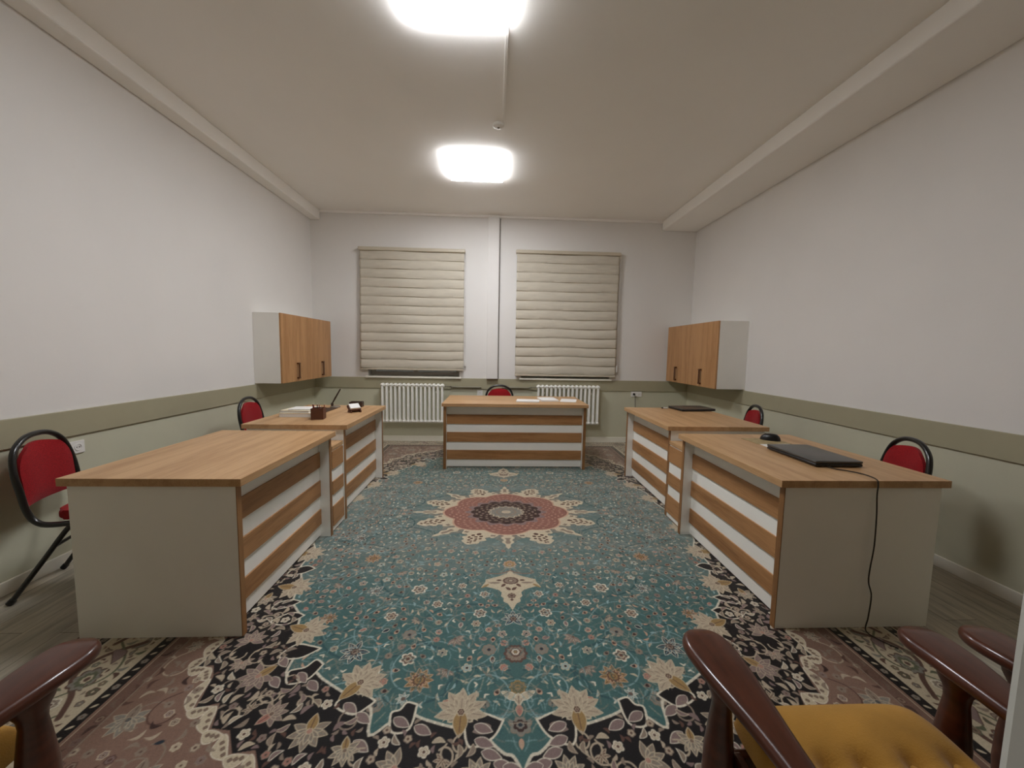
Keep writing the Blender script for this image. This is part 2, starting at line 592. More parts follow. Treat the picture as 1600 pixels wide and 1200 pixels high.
    # grey sheen of the pile, painted into the colour through the field's middle
    mid_sheen = 0.75*np.clip((1.25-V)/0.6, 0, 1)*(0.8+0.2*np.sin(V*23+2*np.sin(U*3)))
    a = (mid_sheen*field)[..., None]
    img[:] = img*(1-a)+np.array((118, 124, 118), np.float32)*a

    def free(occ, cu, cv, r):
        w = win(cu, cv, r)
        if w is None: return False
        i0, i1, j0, j1 = w
        return not occ[j0:j1, i0:i1].any()

    def use(occ, cu, cv, r):
        w = win(cu, cv, r)
        if w is None: return
        i0, i1, j0, j1 = w
        uu, vv = np.meshgrid(us[i0:i1]-cu, vs[j0:j1]-cv)
        occ[j0:j1, i0:i1] |= (uu**2+vv**2) < r*r

    # ---- field: scrolling stems
    r2 = random.Random(3)
    for cu, cv, R in ((0.25, 1.38, 0.24), (0.62, 1.38, 0.25), (0.85, 1.05, 0.28), (0.40, 1.62, 0.2), (0.45, 0.95, 0.25), (1.05, 0.72, 0.26), (0.8, 0.45, 0.25), (1.15, 0.3, 0.22), (0.15, 1.72, 0.15), (0.75, 1.5, 0.18), (0.95, 0.2, 0.2)):
        a0 = r2.uniform(0, 6.28)
        pts = [(cu+R*(1-0.09*k)*math.cos(a0+k*0.62), cv+R*(1-0.09*k)*math.sin(a0+k*0.62)) for k in range(9)]
        curve(pts, 0.0065, 'lblue', 0.55)
        a0 += 2.4
        pts = [(cu+R*1.25*(1-0.06*k)*math.cos(a0+k*0.5), cv+R*0.9*(1-0.06*k)*math.sin(a0+k*0.5)) for k in range(8)]
        curve(pts, 0.011, 'dteal', 0.8)
    occ = ~field
    # keep an edge margin
    for fu, fv in field_edge: use(occ, fu, fv, 0.03)
    medd = np.hypot(U/0.80, V/0.62)
    occ |= medd < 0.97
    pend = [(0, 0.862), (0.022, 0.90), (0.06, 0.925), (0.105, 0.945), (0.15, 0.962), (0.150, 0.985), (0.175, 1.04), (0.145, 1.03), (0.11, 1.045), (0.075, 1.06), (0.055, 1.085), (0.06, 1.12), (0.045, 1.135), (0.048, 1.165), (0.025, 1.18), (0, 1.235)]
    use(occ, 0, 1.0, 0.14); use(occ, 0.1, 1.0, 0.09); use(occ, 0, 1.16, 0.07)

    # named blossoms measured on the rug
    def named(cu, cv, r):
        use(occ, cu, cv, r*1.05)
    blue = ('white', 'navy', 'lblue', 'brown', 'taupe')
    for cu, cv, r, rot in ((0, 1.30, 0.062, -PI/2), (0.72, 1.50, 0.068, 0.7), (0.755, 1.06, 0.05, 0.3), (1.05, 0.45, 0.06, 0), (0.45, 1.74, 0.03, 0)):
        lotus(cu, cv, r*1.1, rot, 'navy', 'white', 'lblue', 'taupe', 7, 2.4); flower(cu, cv, r*0.3, 6, 'taupe', 'dbrown', 'brown'); named(cu, cv, r)
    for cu, cv, r in ((0.405, 1.655, 0.068), (0.93, 1.28, 0.05), (0.88, 0.72, 0.06)):
        lotus(cu, cv, r, 0.2, 'gold', 'peach', 'brown', 'brown', 10, 2.9); flower(cu, cv, r*0.4, 9, 'gold', 'brown', 'gold'); named(cu, cv, r)
    flower(0, 1.525, 0.055, 11, 'taupe', 'brown', 'white', 0, 0.15); flower(0.0, 1.515, 0.026, 6, 'white', 'brown', 'gold'); named(0, 1.525, 0.055)
    flower(0, 1.70, 0.036, 9, 'green', 'gold', 'gold'); leaf(0.035, 1.735, 0.085, 0.036, -0.5, 'cream', 'white'); leaf(0, 1.755, 0.06, 0.035, PI/2, 'cream', 'white', vein='brown'); named(0, 1.73, 0.06)
    palmette(0, 1.855, 0.045, PI/2, ('taupe', 'grey', 'dbrown', 'grey', 'navy'), 7); named(0, 1.855, 0.045)
    leaf(0, 1.80, 0.05, 0.03, PI/2, 'rose', 'peach'); leaf(0, 1.925, 0.04, 0.02, PI/2, 'peach')
    flower(0, 0.80, 0.045, 9, 'gold', 'peach', 'taupe'); named(0, 0.80, 0.045)
    for cu, cv in ((0.05, 1.462), (0.055, 1.60), (0.28, 1.765), (0.55, 1.66)):
        flower(cu, cv, 0.02, 7, 'rose', 'peach', 'rose'); named(cu, cv, 0.02)
    for cu, cv, r in ((0.17, 1.255, 0.04), (0.475, 1.545, 0.042), (0.15, 1.10, 0.034), (0.40, 1.18, 0.034), (0.52, 1.05, 0.05), (0.62, 1.27, 0.04), (0.28, 1.02, 0.03)):
        flower(cu, cv, r*0.9, 6, 'taupe', 'white', 'brown', 0.3, 0.32); flower(cu, cv, r*0.6, 6, 'cream', 'brown', 'brown', 0.3, 0.3); named(cu, cv, r)
    for cu, cv, r, rot in ((0.28, 1.43, 0.05, 2.2), (0.30, 1.61, 0.045, 1.2), (0.62, 1.72, 0.03, 0), (0.48, 1.30, 0.035, 0.6), (0.66, 0.88, 0.04, 2), (0.98, 1.0, 0.04, 1)):
        lotus(cu, cv, r*1.1, rot, 'mauve', 'taupe', 'cream', 'brown', 5, 1.3); named(cu, cv, r*0.9)
    for cu, cv in ((0.12, 1.50), (0.55, 1.765), (0.50, 1.40)):
        flower(cu, cv, 0.034, 8, 'grey', 'taupe', 'navy', 0, 0.15); named(cu, cv, 0.034)

    # dense small filling
    kinds = ('leaf', 'leaf', 'berry', 'fl', 'hook', 'fl2', 'leaf', 'bud', 'berry')
    for trial in range(26000):
        cu, cv = rnd.uniform(0.0, 1.40), rnd.uniform(0.0, 2.0)
        k = rnd.choice(kinds)
        r = dict(leaf=0.016, berry=0.016, fl=0.026, hook=0.015, fl2=0.02, bud=0.02)[k]
        if cu < r: continue
        if not free(occ, cu, cv, r*1.02): continue
        use(occ, cu, cv, r*1.12)
        rot = rnd.uniform(0, 2*PI)
        if k == 'leaf': leaf(cu, cv, 0.036, 0.011, rot, rnd.choice(('peach', 'beige', 'cream', 'lblue')), None, 0.14)
        elif k == 'berry':
            leaf(cu, cv, 0.036, 0.022, rot, 'peach' if rnd.random() < 0.6 else 'taupe'); flower(cu, cv, 0.0085, 3, 'dbrown', 'dbrown', 'dbrown', rot)
        elif k == 'fl':
            flower(cu, cv, 0.025, rnd.choice((5, 6)), rnd.choice(('taupe', 'mauve', 'lblue', 'grey')), 'cream', rnd.choice(('brown', 'navy', 'red')), rot, 0.34)
        elif k == 'fl2': flower(cu, cv, 0.018, 7, rnd.choice(('mauve', 'taupe', 'rose', 'grey')), rnd.choice(('taupe', 'cream')), 'dbrown', rot, 0.15)
        elif k == 'hook':
            leaf(cu-0.005*math.cos(rot), cv-0.005*math.sin(rot), 0.024, 0.008, rot+0.7, 'white'); leaf(cu+0.005*math.cos(rot), cv+0.005*math.sin(rot), 0.024, 0.008, rot-0.7, 'white')
        else:
            leaf(cu, cv, 0.04, 0.024, rot, rnd.choice(('rose', 'brown', 'navy', 'mauve')), rnd.choice(('white', 'peach')))

    # faint wisps woven between the motifs
    for trial in range(3200):
        cu, cv = rnd.uniform(0.0, 1.40), rnd.uniform(0.0, 2.0)
        if not field[min(int(cv/RES), NV-1), min(int(cu/RES), NU-1)]: continue
        a0 = rnd.uniform(0, 6.28); L_ = rnd.uniform(0.012, 0.035); bd = rnd.uniform(-0.5, 0.5)
        curve([(cu, cv), (cu+L_*math.cos(a0), cv+L_*math.sin(a0)), (cu+2*L_*math.cos(a0+bd), cv+2*L_*math.sin(a0+bd))], 0.006, rnd.choice(('grey', 'lblue', 'beige', 'dteal', 'taupe')), 0.38, 2)

    # ---- medallion (elliptic, 16 rays)
    R_, T_ = medd, np.arctan2(V/0.62, U/0.80)
    w = win(0, 0, 0.86); i0, i1, j0, j1 = w
    SL = (slice(j0, j1), slice(i0, i1))
    r_, t_ = R_[SL], T_[SL]
    def pm(d, col, op=1.0): put(SL, d*0.7, col, op)
    pm(r_-0.80-0.05*np.cos(16*t_), 'taupe', 0.45)
    pm(r_-(0.70+0.05*np.cos(32*t_)), 'cream'); pm(np.maximum(np.abs(r_-0.69)-0.018, np.cos(48*t_)*0.05), 'taupe')
    for k in range(5):
        th = k*PI/8
        dt = np.abs(np.arctan2(np.sin(t_-th), np.cos(t_-th)))
        if k % 2 == 0:
            wd = np.where(r_ < 0.80, 0.05, 0.05*np.clip((0.985-r_)/0.18, 0, 1)**0.8+0.0)*(1+0.25*np.cos(r_*60))
            pm(np.maximum(r_*dt-wd, 0.55-r_), 'cream')
            pm(np.maximum(r_*dt-wd*0.42, np.abs(r_-0.80)-0.07), 'taupe')
        else:
            wd = 0.105*np.clip((0.95-r_)/0.12, 0, 1)**0.5*(1+0.15*np.cos(r_*70))
            pm(np.maximum(r_*dt-wd, 0.5-r_), 'cream')
            for rr, oo, sz in ((0.69, 0.0, 0.022), (0.735, 0.04, 0.017), (0.76, 0.005, 0.012), (0.79, 0.055, 0.014), (0.81, 0.022, 0.014), (0.85, 0.03, 0.013), (0.87, 0.0, 0.012), (0.905, 0.012, 0.010)):
                pm(np.hypot((r_-rr)*0.8, r_*dt-oo)-sz, 'brown')
    lob = 0.56+0.085*np.abs(np.cos(4*t_))
    pm(r_-lob-0.02, 'peach')
    pm(r_-lob, 'med')
    sp = np.sin(r_*90+2*np.sin(8*t_))*np.sin(t_*32)
    pm(np.maximum(r_-lob+0.03, 0.55-sp), 'peach', 0.6)
    pm(r_-(0.40+0.03*np.cos(16*t_)), 'mauve')
    pm(r_-(0.335+0.035*np.abs(np.cos(8*t_))), 'dbrown')
    sp = np.sin(r_*95)*np.cos(t_*16)
    pm(np.maximum(r_-0.33, 0.35-sp), 'taupe', 0.8)
    pm(r_-(0.18+0.015*np.cos(16*t_)), 'cream')
    pm(r_-(0.165+0.015*np.cos(16*t_)), 'grey')
    pm(np.abs(r_-0.10)-0.01, 'taupe')
    pm(r_-0.05, 'beige')
    # ---- pendant
    pmk = polymask([(-0.01, 0.862)]+pend+[(-0.01, 1.235)])
    img[pmk] = C['cream']
    curve([(0, 0.87), (0.06, 0.90), (0.13, 0.90)], 0.010, 'pink', 0.8)
    flower(0, 0.975, 0.048, 12, 'taupe', 'brown', 'beige', 0, 0.08, 0.75)
    leaf(0.098, 0.995, 0.075, 0.018, 0, 'taupe'); leaf(0.07, 0.97, 0.034, 0.016, 0, 'brown'); leaf(0.045, 1.02, 0.04, 0.02, 0.9, 'brown')
    leaf(0.018, 1.05, 0.04, 0.02, -0.8, 'brown'); flower(0, 1.115, 0.024, 8, 'taupe', 'brown', 'brown')
    curve([(0.02, 0.91), (0.08, 0.945), (0.14, 0.965), (0.13, 0.99)], 0.004, 'beige'); leaf(0, 1.15, 0.02, 0.02, 0, 'brown')
    leaf(0.15, 1.025, 0.06, 0.016, 0.7, 'gold')

    # ---- black ground: dense scrollwork
    occ = ~(inner & ~field)
    # scalloped rim of the field
    curve(field_edge, 0.011, 'white', 0.9, 4)
    def spear(pts, tipcurl=None):
        m_ = polymask(pts); img[m_] = C['black']
        curve(pts+[pts[0]], 0.008, 'white', 1.0, 5)
    spear([(0.062, 1.838), (0.15, 1.805), (0.20, 1.84), (0.18, 1.93), (0.10, 1.90)])
    leaf(0.14, 1.868, 0.07, 0.04, 0.3, 'mauve', 'taupe')
    spear([(0.39, 1.765), (0.43, 1.755), (0.45, 1.785), (0.48, 1.80), (0.46, 1.87), (0.40, 1.86)])
    spear([(0.555, 1.745), (0.60, 1.72), (0.66, 1.71), (0.70, 1.76), (0.62, 1.80), (0.57, 1.765)])
    spear([(0.83, 1.565), (0.87, 1.54), (0.90, 1.58), (0.955, 1.60), (0.93, 1.66), (0.86, 1.64)])
    spear([(0.88, 1.475), (0.93, 1.46), (1.0, 1.45), (1.04, 1.52), (0.95, 1.53)])
    spear([(1.06, 1.255), (1.10, 1.235), (1.15, 1.24), (1.2, 1.3), (1.12, 1.32)])
    spear([(1.13, 1.145), (1.18, 1.13), (1.24, 1.15), (1.25, 1.2), (1.18, 1.19)])
    spear([(1.2, 0.83), (1.26, 0.80), (1.33, 0.84), (1.33, 0.9), (1.25, 0.88)])
    for cu, cv, rot in ((0.22, 1.80, -PI/2), (0.64, 1.66, -2.2), (1.0, 1.36, 2.8), (1.23, 1.02, 3.0), (1.32, 0.66, 3.1), (1.37, 0.30, PI), (0.80, 1.63, -2.5)):
        s = 0.105 if cu != 0.80 else 0.0
        if not s: continue
        palmette(cu, cv, s*0.8, rot, ('cream', 'taupe', 'beige', 'taupe', 'brown'), 11)
        lotus(cu, cv, s*1.05, rot, 'beige', 'cream', 'taupe', 'brown', 7, 1.75, 'gold')
        use(occ, cu, cv, 0.10)
    for fu, fv in field_edge[10:]:
        if rnd.random() < 0.8 and fv > 0.9 and fu > 0.02:
            leaf(fu*1.03, fv*1.02, 0.075, 0.04, math.atan2(fv, fu)+1.3, 'mauve', 'white')
            use(occ, fu*1.02, fv*1.02, 0.03)
    # big blossoms
    for cu, cv, r in ((0.42, 1.99, 0.07), (0.75, 1.86, 0.075), (1.07, 1.62, 0.08), (1.22, 1.42, 0.07), (1.33, 1.12, 0.06), (0.15, 2.02, 0.06), (0.92, 1.79, 0.06), (0.60, 1.93, 0.055), (1.18, 1.55, 0.05), (1.40, 0.6, 0.05)):
        lotus(cu, cv, r*1.05, rnd.uniform(0, 6.3), *rnd.choice((('grey', 'beige', 'taupe'), ('mauve', 'beige', 'taupe'), ('taupe', 'cream', 'grey'))), rnd.choice(('brown', 'rose')), 7, 2.0, rnd.choice((None, 'gold', 'rose')))
        use(occ, cu, cv, r*0.98)
    for trial in range(260):
        cu, cv = rnd.uniform(0, 1.45), rnd.uniform(0.2, 2.1)
        w = win(cu, cv, 0.01)
        if occ[min(int(cv/RES), NV-1), min(int(cu/RES), NU-1)]: continue
        R = rnd.uniform(0.035, 0.07); a0 = rnd.uniform(0, 6.28)
        pts = [(cu+R*(1-0.1*k)*math.cos(a0+k*0.7), cv+R*(1-0.1*k)*math.sin(a0+k*0.7)) for k in range(7)]
        if all(inner[min(int(abs(y)/RES), NV-1), min(int(abs(x)/RES), NU-1)] and not field[min(int(abs(y)/RES), NV-1), min(int(abs(x)/RES), NU-1)] for x, y in pts):
            curve(pts, 0.006, rnd.choice(('taupe', 'beige', 'beige')))
    for trial in range(30000):
        cu, cv = rnd.uniform(0.0, 1.47), rnd.uniform(0.0, 2.16)
        k = rnd.choice(('leaf', 'leaf', 'leaf', 'fl', 'fl2', 'big'))
        r = dict(leaf=0.017, fl=0.022, fl2=0.016, big=0.03)[k]
        if trial > 18000: k, r = 'tiny', 0.0085
        if not free(occ, cu, cv, r*0.85): continue
        use(occ, cu, cv, r*0.95)
        rot = rnd.uniform(0, 2*PI)
        if k == 'leaf': leaf(cu, cv, 0.050, 0.022, rot, rnd.choice(('taupe', 'mauve', 'beige', 'beige', 'taupe')), rnd.choice((None, 'beige', 'cream', 'white')), 0.2)
        elif k == 'tiny': leaf(cu, cv, 0.028, 0.013, rot, rnd.choice(('taupe', 'beige', 'mauve', 'brown')), None, 0.2)
        elif k == 'fl': flower(cu, cv, 0.022, 5, 'beige', 'white', 'brown', rot, 0.28)
        elif k == 'fl2': flower(cu, cv, 0.016, 5, rnd.choice(('rose', 'mauve', 'beige')), 'taupe', 'brown', rot, 0.2)
        else: lotus(cu, cv, 0.036, rot, rnd.choice(('mauve', 'taupe', 'grey', 'beige')), 'beige', 'brown', 'brown', 5, 1.7)

    # ---- pink band
    zone = ~inner & (U < 1.56) & (V < 2.24)
    # cream crescents hugging the black ground
    for i in range(2, len(pink_edge)-1, 1):
        (u0, v0), (u1, v1) = pink_edge[i], pink_edge[i+1]
        mu, mv = (u0+u1)/2*1.012, (v0+v1)/2*1.012
        ang = math.atan2(v1-v0, u1-u0)
        leaf(mu, mv, math.hypot(u1-u0, v1-v0)*1.15, 0.05, ang, 'cream', 'white', -0.15)
        for k in (-0.5, 0, 0.5):
            L_ = math.hypot(u1-u0, v1-v0)*0.5
            flower(mu+k*L_*math.cos(ang), mv+k*L_*math.sin(ang), 0.008, 4, 'taupe', 'brown', 'taupe')
    occ = ~zone
    for fu, fv in pink_edge: use(occ, fu, fv, 0.035)
    for cu, cv, r in ((1.42, 1.80, 0.075), (1.22, 2.0, 0.075), (1.46, 2.1, 0.06), (0.95, 2.12, 0.06), (1.45, 1.45, 0.04)):
        lotus(cu, cv, r, rnd.uniform(0, 6.3), 'grey', 'beige', 'taupe', 'navy', 7, 2.0, 'taupe'); use(occ, cu, cv, r*0.95)
    for q_ in range(90):
        cu, cv = rnd.uniform(1.0, 1.55), rnd.uniform(0.1, 2.2)
        R = rnd.uniform(0.05, 0.1); a0 = rnd.uniform(0, 6.28)
        pts = [(cu+R*(1-0.1*k)*math.cos(a0+k*0.7), cv+R*(1-0.1*k)*math.sin(a0+k*0.7)) for k in range(7)]
        if all(not inner[min(int(abs(y)/RES), NV-1), min(int(abs(x)/RES), NU-1)] and x < 1.56 and y < 2.24 for x, y in pts):
            curve(pts, 0.006, rnd.choice(('taupe', 'dbrown', 'brown', 'beige')), 0.9)
    for trial in range(16000):
        cu, cv = rnd.uniform(0.0, 1.56), rnd.uniform(0.0, 2.24)
        r = 0.017
        if not free(occ, cu, cv, r): continue
        use(occ, cu, cv, r*1.05)
        rot = rnd.uniform(0, 2*PI); k = rnd.random()
        if k < 0.5: leaf(cu, cv, 0.050, 0.016, rot, rnd.choice(('taupe', 'brown', 'dbrown', 'taupe', 'beige')), None, 0.3)
        elif k < 0.55: leaf(cu, cv, 0.032, 0.015, rot, 'navy')
        else: flower(cu, cv, 0.017, 6, rnd.choice(('beige', 'mauve', 'taupe')), rnd.choice(('taupe', 'brown', 'cream')), 'brown', rot)
    # ---- straight borders (distance from the rectangle)
    def band(d0, d1, col, op=1.0):
        e = np.maximum(U-1.585, V-2.265)            # 0 on the inner guard line
        m_ = (e >= d0) & (e < d1)
        a_ = (m_*op)[..., None]
        img[:] = img*(1-a_)+C[col]*a_
        return m_
    band(-0.085, -0.080, 'taupe'); band(-0.028, -0.024, 'beige')
    band(-0.080, -0.028, 'brown', 0.45)
    band(-0.012, 0.034, 'black')
    band(0.034, 0.046, 'cream')
    crm = band(0.046, 0.27, 'cream')
    band(0.27, 0.28, 'white'); band(0.28, 0.322, 'black'); band(0.322, 0.33, 'cream')
    band(0.33, 0.5, 'brown'); band(0.345, 0.36, 'taupe')
    # dots in the guards
    for gd in (0.011, 0.301):
        for k in range(0, 60):
            s = 0.02+k*0.042
            if s < 2.265+gd:
                (leaf if k % 3 else flower)(*((1.585+gd, s, 0.026, 0.012, 0.6, 'cream') if k % 3 else (1.585+gd, s, 0.014, 5, 'grey', 'taupe', 'brown')))
            if s < 1.585+gd:
                leaf(s, 2.265+gd, 0.026, 0.012, 0.9, 'cream')
    # cream border arabesque
    def arab(cu, cv, rot, flip):
        c_, s_ = math.cos(rot), math.sin(rot)
        def P(a, d): return (cu+a*c_-d*s_*flip, cv+a*s_+d*c_*flip)
        curve([P(-0.20, -0.06), P(-0.12, 0.05), P(-0.02, 0.07), P(0.08, -0.02), P(0.17, -0.07)], 0.02, 'brown', 0.85)
        curve([P(-0.2, 0.05), P(-0.1, -0.05), P(0.0, -0.06), P(0.1, 0.05), P(0.2, 0.05)], 0.009, 'green', 0.9)
        x, y = P(0.0, 0.0); palmette(x, y, 0.062, rot+PI/2*flip, ('brown', 'grey', 'green', 'cream', 'brown'), 9)
        x, y = P(0.115, 0.02); flower(x, y, 0.034, 6, 'taupe', 'white', 'brown')
        x, y = P(-0.12, 0.0); leaf(x, y, 0.10, 0.05, rot+0.6, 'mauve', 'brown', 0.2)
        x, y = P(0.17, 0.05); leaf(x, y, 0.08, 0.035, rot-0.5, 'grey', 'brown', 0.2)
        x, y = P(-0.06, 0.075); flower(x, y, 0.02, 5, 'pink', 'green', 'brown')
        x, y = P(0.06, -0.08); flower(x, y, 0.022, 5, 'green', 'brown', 'cream')
    for k in range(6):
        arab(1.585+0.158, 0.18+k*0.36, PI/2, 1 if k % 2 else -1)
    for k in range(4):
        arab(0.18+k*0.36, 2.265+0.158, 0, 1 if k % 2 else -1)
    e_ = np.maximum(U-1.585, V-2.265)
    occ = ~((e_ > 0.052) & (e_ < 0.262))
    occ |= np.abs(img-C['cream']).sum(-1) > 12
    for trial in range(26000):
        if trial % 2: cu, cv = rnd.uniform(1.63, 1.85), rnd.uniform(0.0, 2.5)
        else: cu, cv = rnd.uniform(0.0, 1.85), rnd.uniform(2.31, 2.53)
        r = 0.013 if trial < 16000 else 0.008
        if not free(occ, cu, cv, r): continue
        use(occ, cu, cv, r*1.1)
        rot = rnd.uniform(0, 6.28); k = rnd.random()
        if r < 0.01: leaf(cu, cv, 0.022, 0.010, rot, rnd.choice(('taupe', 'brown', 'green', 'pink')), None, 0.2)
        elif k < 0.55: leaf(cu, cv, 0.042, 0.018, rot, rnd.choice(('taupe', 'brown', 'green', 'grey', 'pink')), rnd.choice((None, 'brown')), 0.25)
        else: flower(cu, cv, 0.015, 5, rnd.choice(('taupe', 'pink', 'grey')), rnd.choice(('brown', 'green')), 'cream', rot)
    # corner piece
    palmette(1.585+0.158, 2.265+0.12, 0.08, 0.8, ('brown', 'taupe', 'green', 'cream', 'brown'), 9)

    # ---- woven mottling
    rs = np.random.RandomState(1)
    img *= (1+0.05*rs.standard_normal((NV, NU, 1))).astype(np.float32)
    img = np.clip(img, 0, 255)/255.0
    lin = np.where(img <= 0.04045, img/12.92, ((img+0.055)/1.055)**2.4).astype(np.float32)

    # ---- mesh: fine where the camera is close, coarser towards the back
    xs = np.linspace(-RHX, RHX, 1560)
    def span(a_, b_, st): return np.arange(a_, b_-1e-6, st)
    ys = np.concatenate([span(-RHY, -2.06, 0.012), span(-2.06, -1.2, 0.0024), span(-1.2, -0.2, 0.004), span(-0.2, RHY, 0.007), [RHY]])
    nx, ny = len(xs), len(ys)
    X, Y = np.meshgrid(xs, ys)
    fu, fv = np.abs(X)/RES, np.abs(Y)/RES
    iu, iv = np.clip(fu.astype(int), 0, NU-2), np.clip(fv.astype(int), 0, NV-2)
    au, av = (fu-iu)[..., None], (fv-iv)[..., None]
    colr = (lin[iv, iu]*(1-au)*(1-av)+lin[iv, iu+1]*au*(1-av)+lin[iv+1, iu]*(1-au)*av+lin[iv+1, iu+1]*au*av)
    TH = 0.010
    co = np.stack([X, Y, np.full_like(X, TH)], -1).reshape(-1, 3)
    # skirt so that the rug has its thickness
    idx = np.arange(nx*ny).reshape(ny, nx)
    ringi = np.concatenate([idx[0, :], idx[1:, -1], idx[-1, -2::-1], idx[-2:0:-1, 0]])
    low = co[ringi].copy(); low[:, 2] = 0.0005
    nb = len(ringi)
    base = nx*ny
    allco = np.concatenate([co, low])
    allcol = np.concatenate([colr.reshape(-1, 3), colr.reshape(-1, 3)[ringi]])
    q1 = np.stack([idx[:-1, :-1], idx[:-1, 1:], idx[1:, 1:], idx[1:, :-1]], -1).reshape(-1, 4)
    k = np.arange(nb)
    q2 = np.stack([ringi, base+k, base+(k+1) % nb, np.roll(ringi, -1)], -1)
    quads = np.concatenate([q1, q2]).astype(np.int32)
    me = bpy.data.meshes.new('persian_rug')
    me.vertices.add(len(allco)); me.vertices.foreach_set('co', allco.astype(np.float32).ravel())
    me.loops.add(len(quads)*4); me.loops.foreach_set('vertex_index', quads.ravel())
    me.polygons.add(len(quads)); me.polygons.foreach_set('loop_start', (np.arange(len(quads))*4).astype(np.int32))
    me.update(calc_edges=True)
    at = me.color_attributes.new('weave', 'FLOAT_COLOR', 'POINT')
    at.data.foreach_set('color', np.concatenate([allcol, np.ones((len(allcol), 1))], 1).astype(np.float32).ravel())
    m = bpy.data.materials.new('woven_pile'); m.use_nodes = True
    n, l = m.node_tree.nodes, m.node_tree.links
    bs = n['Principled BSDF']
    bs.inputs['Roughness'].default_value = 0.62
    bs.inputs['Specular IOR Level'].default_value = 0.18
    bs.inputs['Sheen Weight'].default_value = 1.0
    bs.inputs['Sheen Tint'].default_value = (1.0, 0.97, 0.93, 1)
    bs.inputs['Sheen Roughness'].default_value = 0.3
    an = n.new('ShaderNodeAttribute'); an.attribute_name = 'weave'
    l.new(an.outputs['Color'], bs.inputs['Base Color'])
    tc = n.new('ShaderNodeTexCoord'); nz = n.new('ShaderNodeTexNoise')
    nz.inputs['Scale'].default_value = 320; l.new(tc.outputs['Object'], nz.inputs['Vector'])
    bp = n.new('ShaderNodeBump'); bp.inputs['Strength'].default_value = 0.4; bp.inputs['Distance'].default_value = 0.003
    l.new(nz.outputs['Fac'], bp.inputs['Height']); l.new(bp.outputs['Normal'], bs.inputs['Normal'])
    me.materials.append(m)
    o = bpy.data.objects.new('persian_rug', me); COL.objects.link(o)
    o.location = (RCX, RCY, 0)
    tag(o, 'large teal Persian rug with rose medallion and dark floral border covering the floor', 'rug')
build_rug()
FZ = 0.0105     # top of the rug pile

# ================================================================ CEILING LIGHTS
def ceiling_light(label, cx, cy, w, d):
    t = thing('ceiling_light', label, 'ceiling light', (cx, cy, ZC-0.045), 0, 'square ceiling light panels')
    b = NB(); box(b, -w/2+0.004, w/2-0.004, -d/2+0.004, d/2-0.004, 0.0165, 0.0445, 0.002)
    obj('frame', b, M_PLASTIC, t)
    b = NB(); box(b, -w/2, w/2, -d/2, d/2, 0.000, 0.016, 0.007)
    obj('diffuser', b, M_LAMP, t)
    return t
ceiling_light('square glowing ceiling panel nearer the camera, cut by the top of the frame', -0.243, 2.165, 0.585, 0.585)
ceiling_light('square glowing ceiling panel farther back, towards the blinds', -0.232, 4.225, 0.575, 0.575)
b = NB(); box(b, 0.035, 0.055, 2.46, 3.42, ZC-0.012, ZC-0.0005, 0.002)
tag(obj('cable_trunking', b, M_CEIL), 'slim white cable cover running along the ceiling between the light panels', 'cable cover')
t = thing('ceiling_sensor', 'small round white sensor on the ceiling at the end of the cable cover', 'sensor', (0.0, 3.47, ZC-0.03))
b = NB(); lathe(b, [(0.028, 0.0), (0.045, 0.008), (0.048, 0.029)], 20); obj('housing', b, M_PLASTIC, t, True)
b = NB(); lathe(b, [(0.008, -0.006), (0.012, 0.001)], 12); obj('lens', b, M_GREY, t, True)

# ================================================================ DESKS
def desk_local(t, length, depth, ovf, mtop, mstrip, ends=0.03):
    """local frame: x along the length, front (striped) side faces -y, back open. origin = centre of footprint on floor"""
    H = DESK_H-FZ
    tt = 0.036
    L2, D2 = length/2, depth/2
    b = NB(); box(b, -L2, L2, -D2, D2, H-tt, H, 0.002)
    obj('desktop', b, mtop, t)
    e = ends
    y0, y1 = -D2+ovf, D2-0.03
    for s in (-1, 1):
        xa, xb = (s*(L2-0.015), s*(L2-0.015-e))
        x0, x1 = min(xa, xb), max(xa, xb)
        b = NB(); box(b, x0, x1, y0+0.003, y1, 0.0, H-tt-0.0005, 0.0008)
        p = obj('side_panel', b, M_WHITE, t)
        b = NB(); box(b, x0-0.0006, x1+0.0006, y0, y0+0.004, 0.0, H-tt-0.0008)
        obj('edge_band', b, M_EDGE, p)
    # recessed modesty board
    ry = y0+0.075
    b = NB(); box(b, -L2+0.015+e+0.0006, L2-0.015-e-0.0006, ry, ry+0.018, 0.012, H-tt-0.0005)
    fp = obj('front_panel', b, M_WHITE, t)
    for z0, z1 in ((0.096, 0.205), (0.302, 0.415), (0.510, 0.620)):
        b = NB(); box(b, -L2+0.015+e+0.001, L2-0.015-e-0.001, ry-0.009, ry-0.0002, z0, z1, 0.001)
        obj('oak_strip', b, mstrip, fp)

DG = 'white and oak desks with striped fronts'
# left row: front faces +x  (rotate +90 deg: local -y -> +x)
def side_desk(x_aisle, x_wall, y0, y1, label):
    L = y1-y0; D = abs(x_aisle-x_wall)
    rz = PI/2 if x_aisle > x_wall else -PI/2
    t = thing('office_desk', label, 'desk', ((x_aisle+x_wall)/2, (y0+y1)/2, FZ), rz, DG)
    desk_local(t, L, D, 0.028, M_OAKX, M_STRIPX)
    return t
side_desk(-1.135, -1.925, 1.730, 2.765, 'empty oak-topped striped desk nearest on the left side of the rug')
side_desk(-1.140, -1.935, 2.985, 4.050, 'oak-topped striped desk far on the left, holding books and a pencil cup')
side_desk(1.378, 2.235, 1.730, 2.775, 'oak-topped striped desk nearest on the right, holding a black laptop and mouse')
side_desk(1.425, 2.285, 3.050, 4.130, 'oak-topped striped desk far on the right, holding only a closed grey laptop')
t = thing('office_desk', 'wide oak-topped striped desk in the middle, facing the camera before the radiators', 'desk', (0.238, 4.665, FZ), 0, DG)
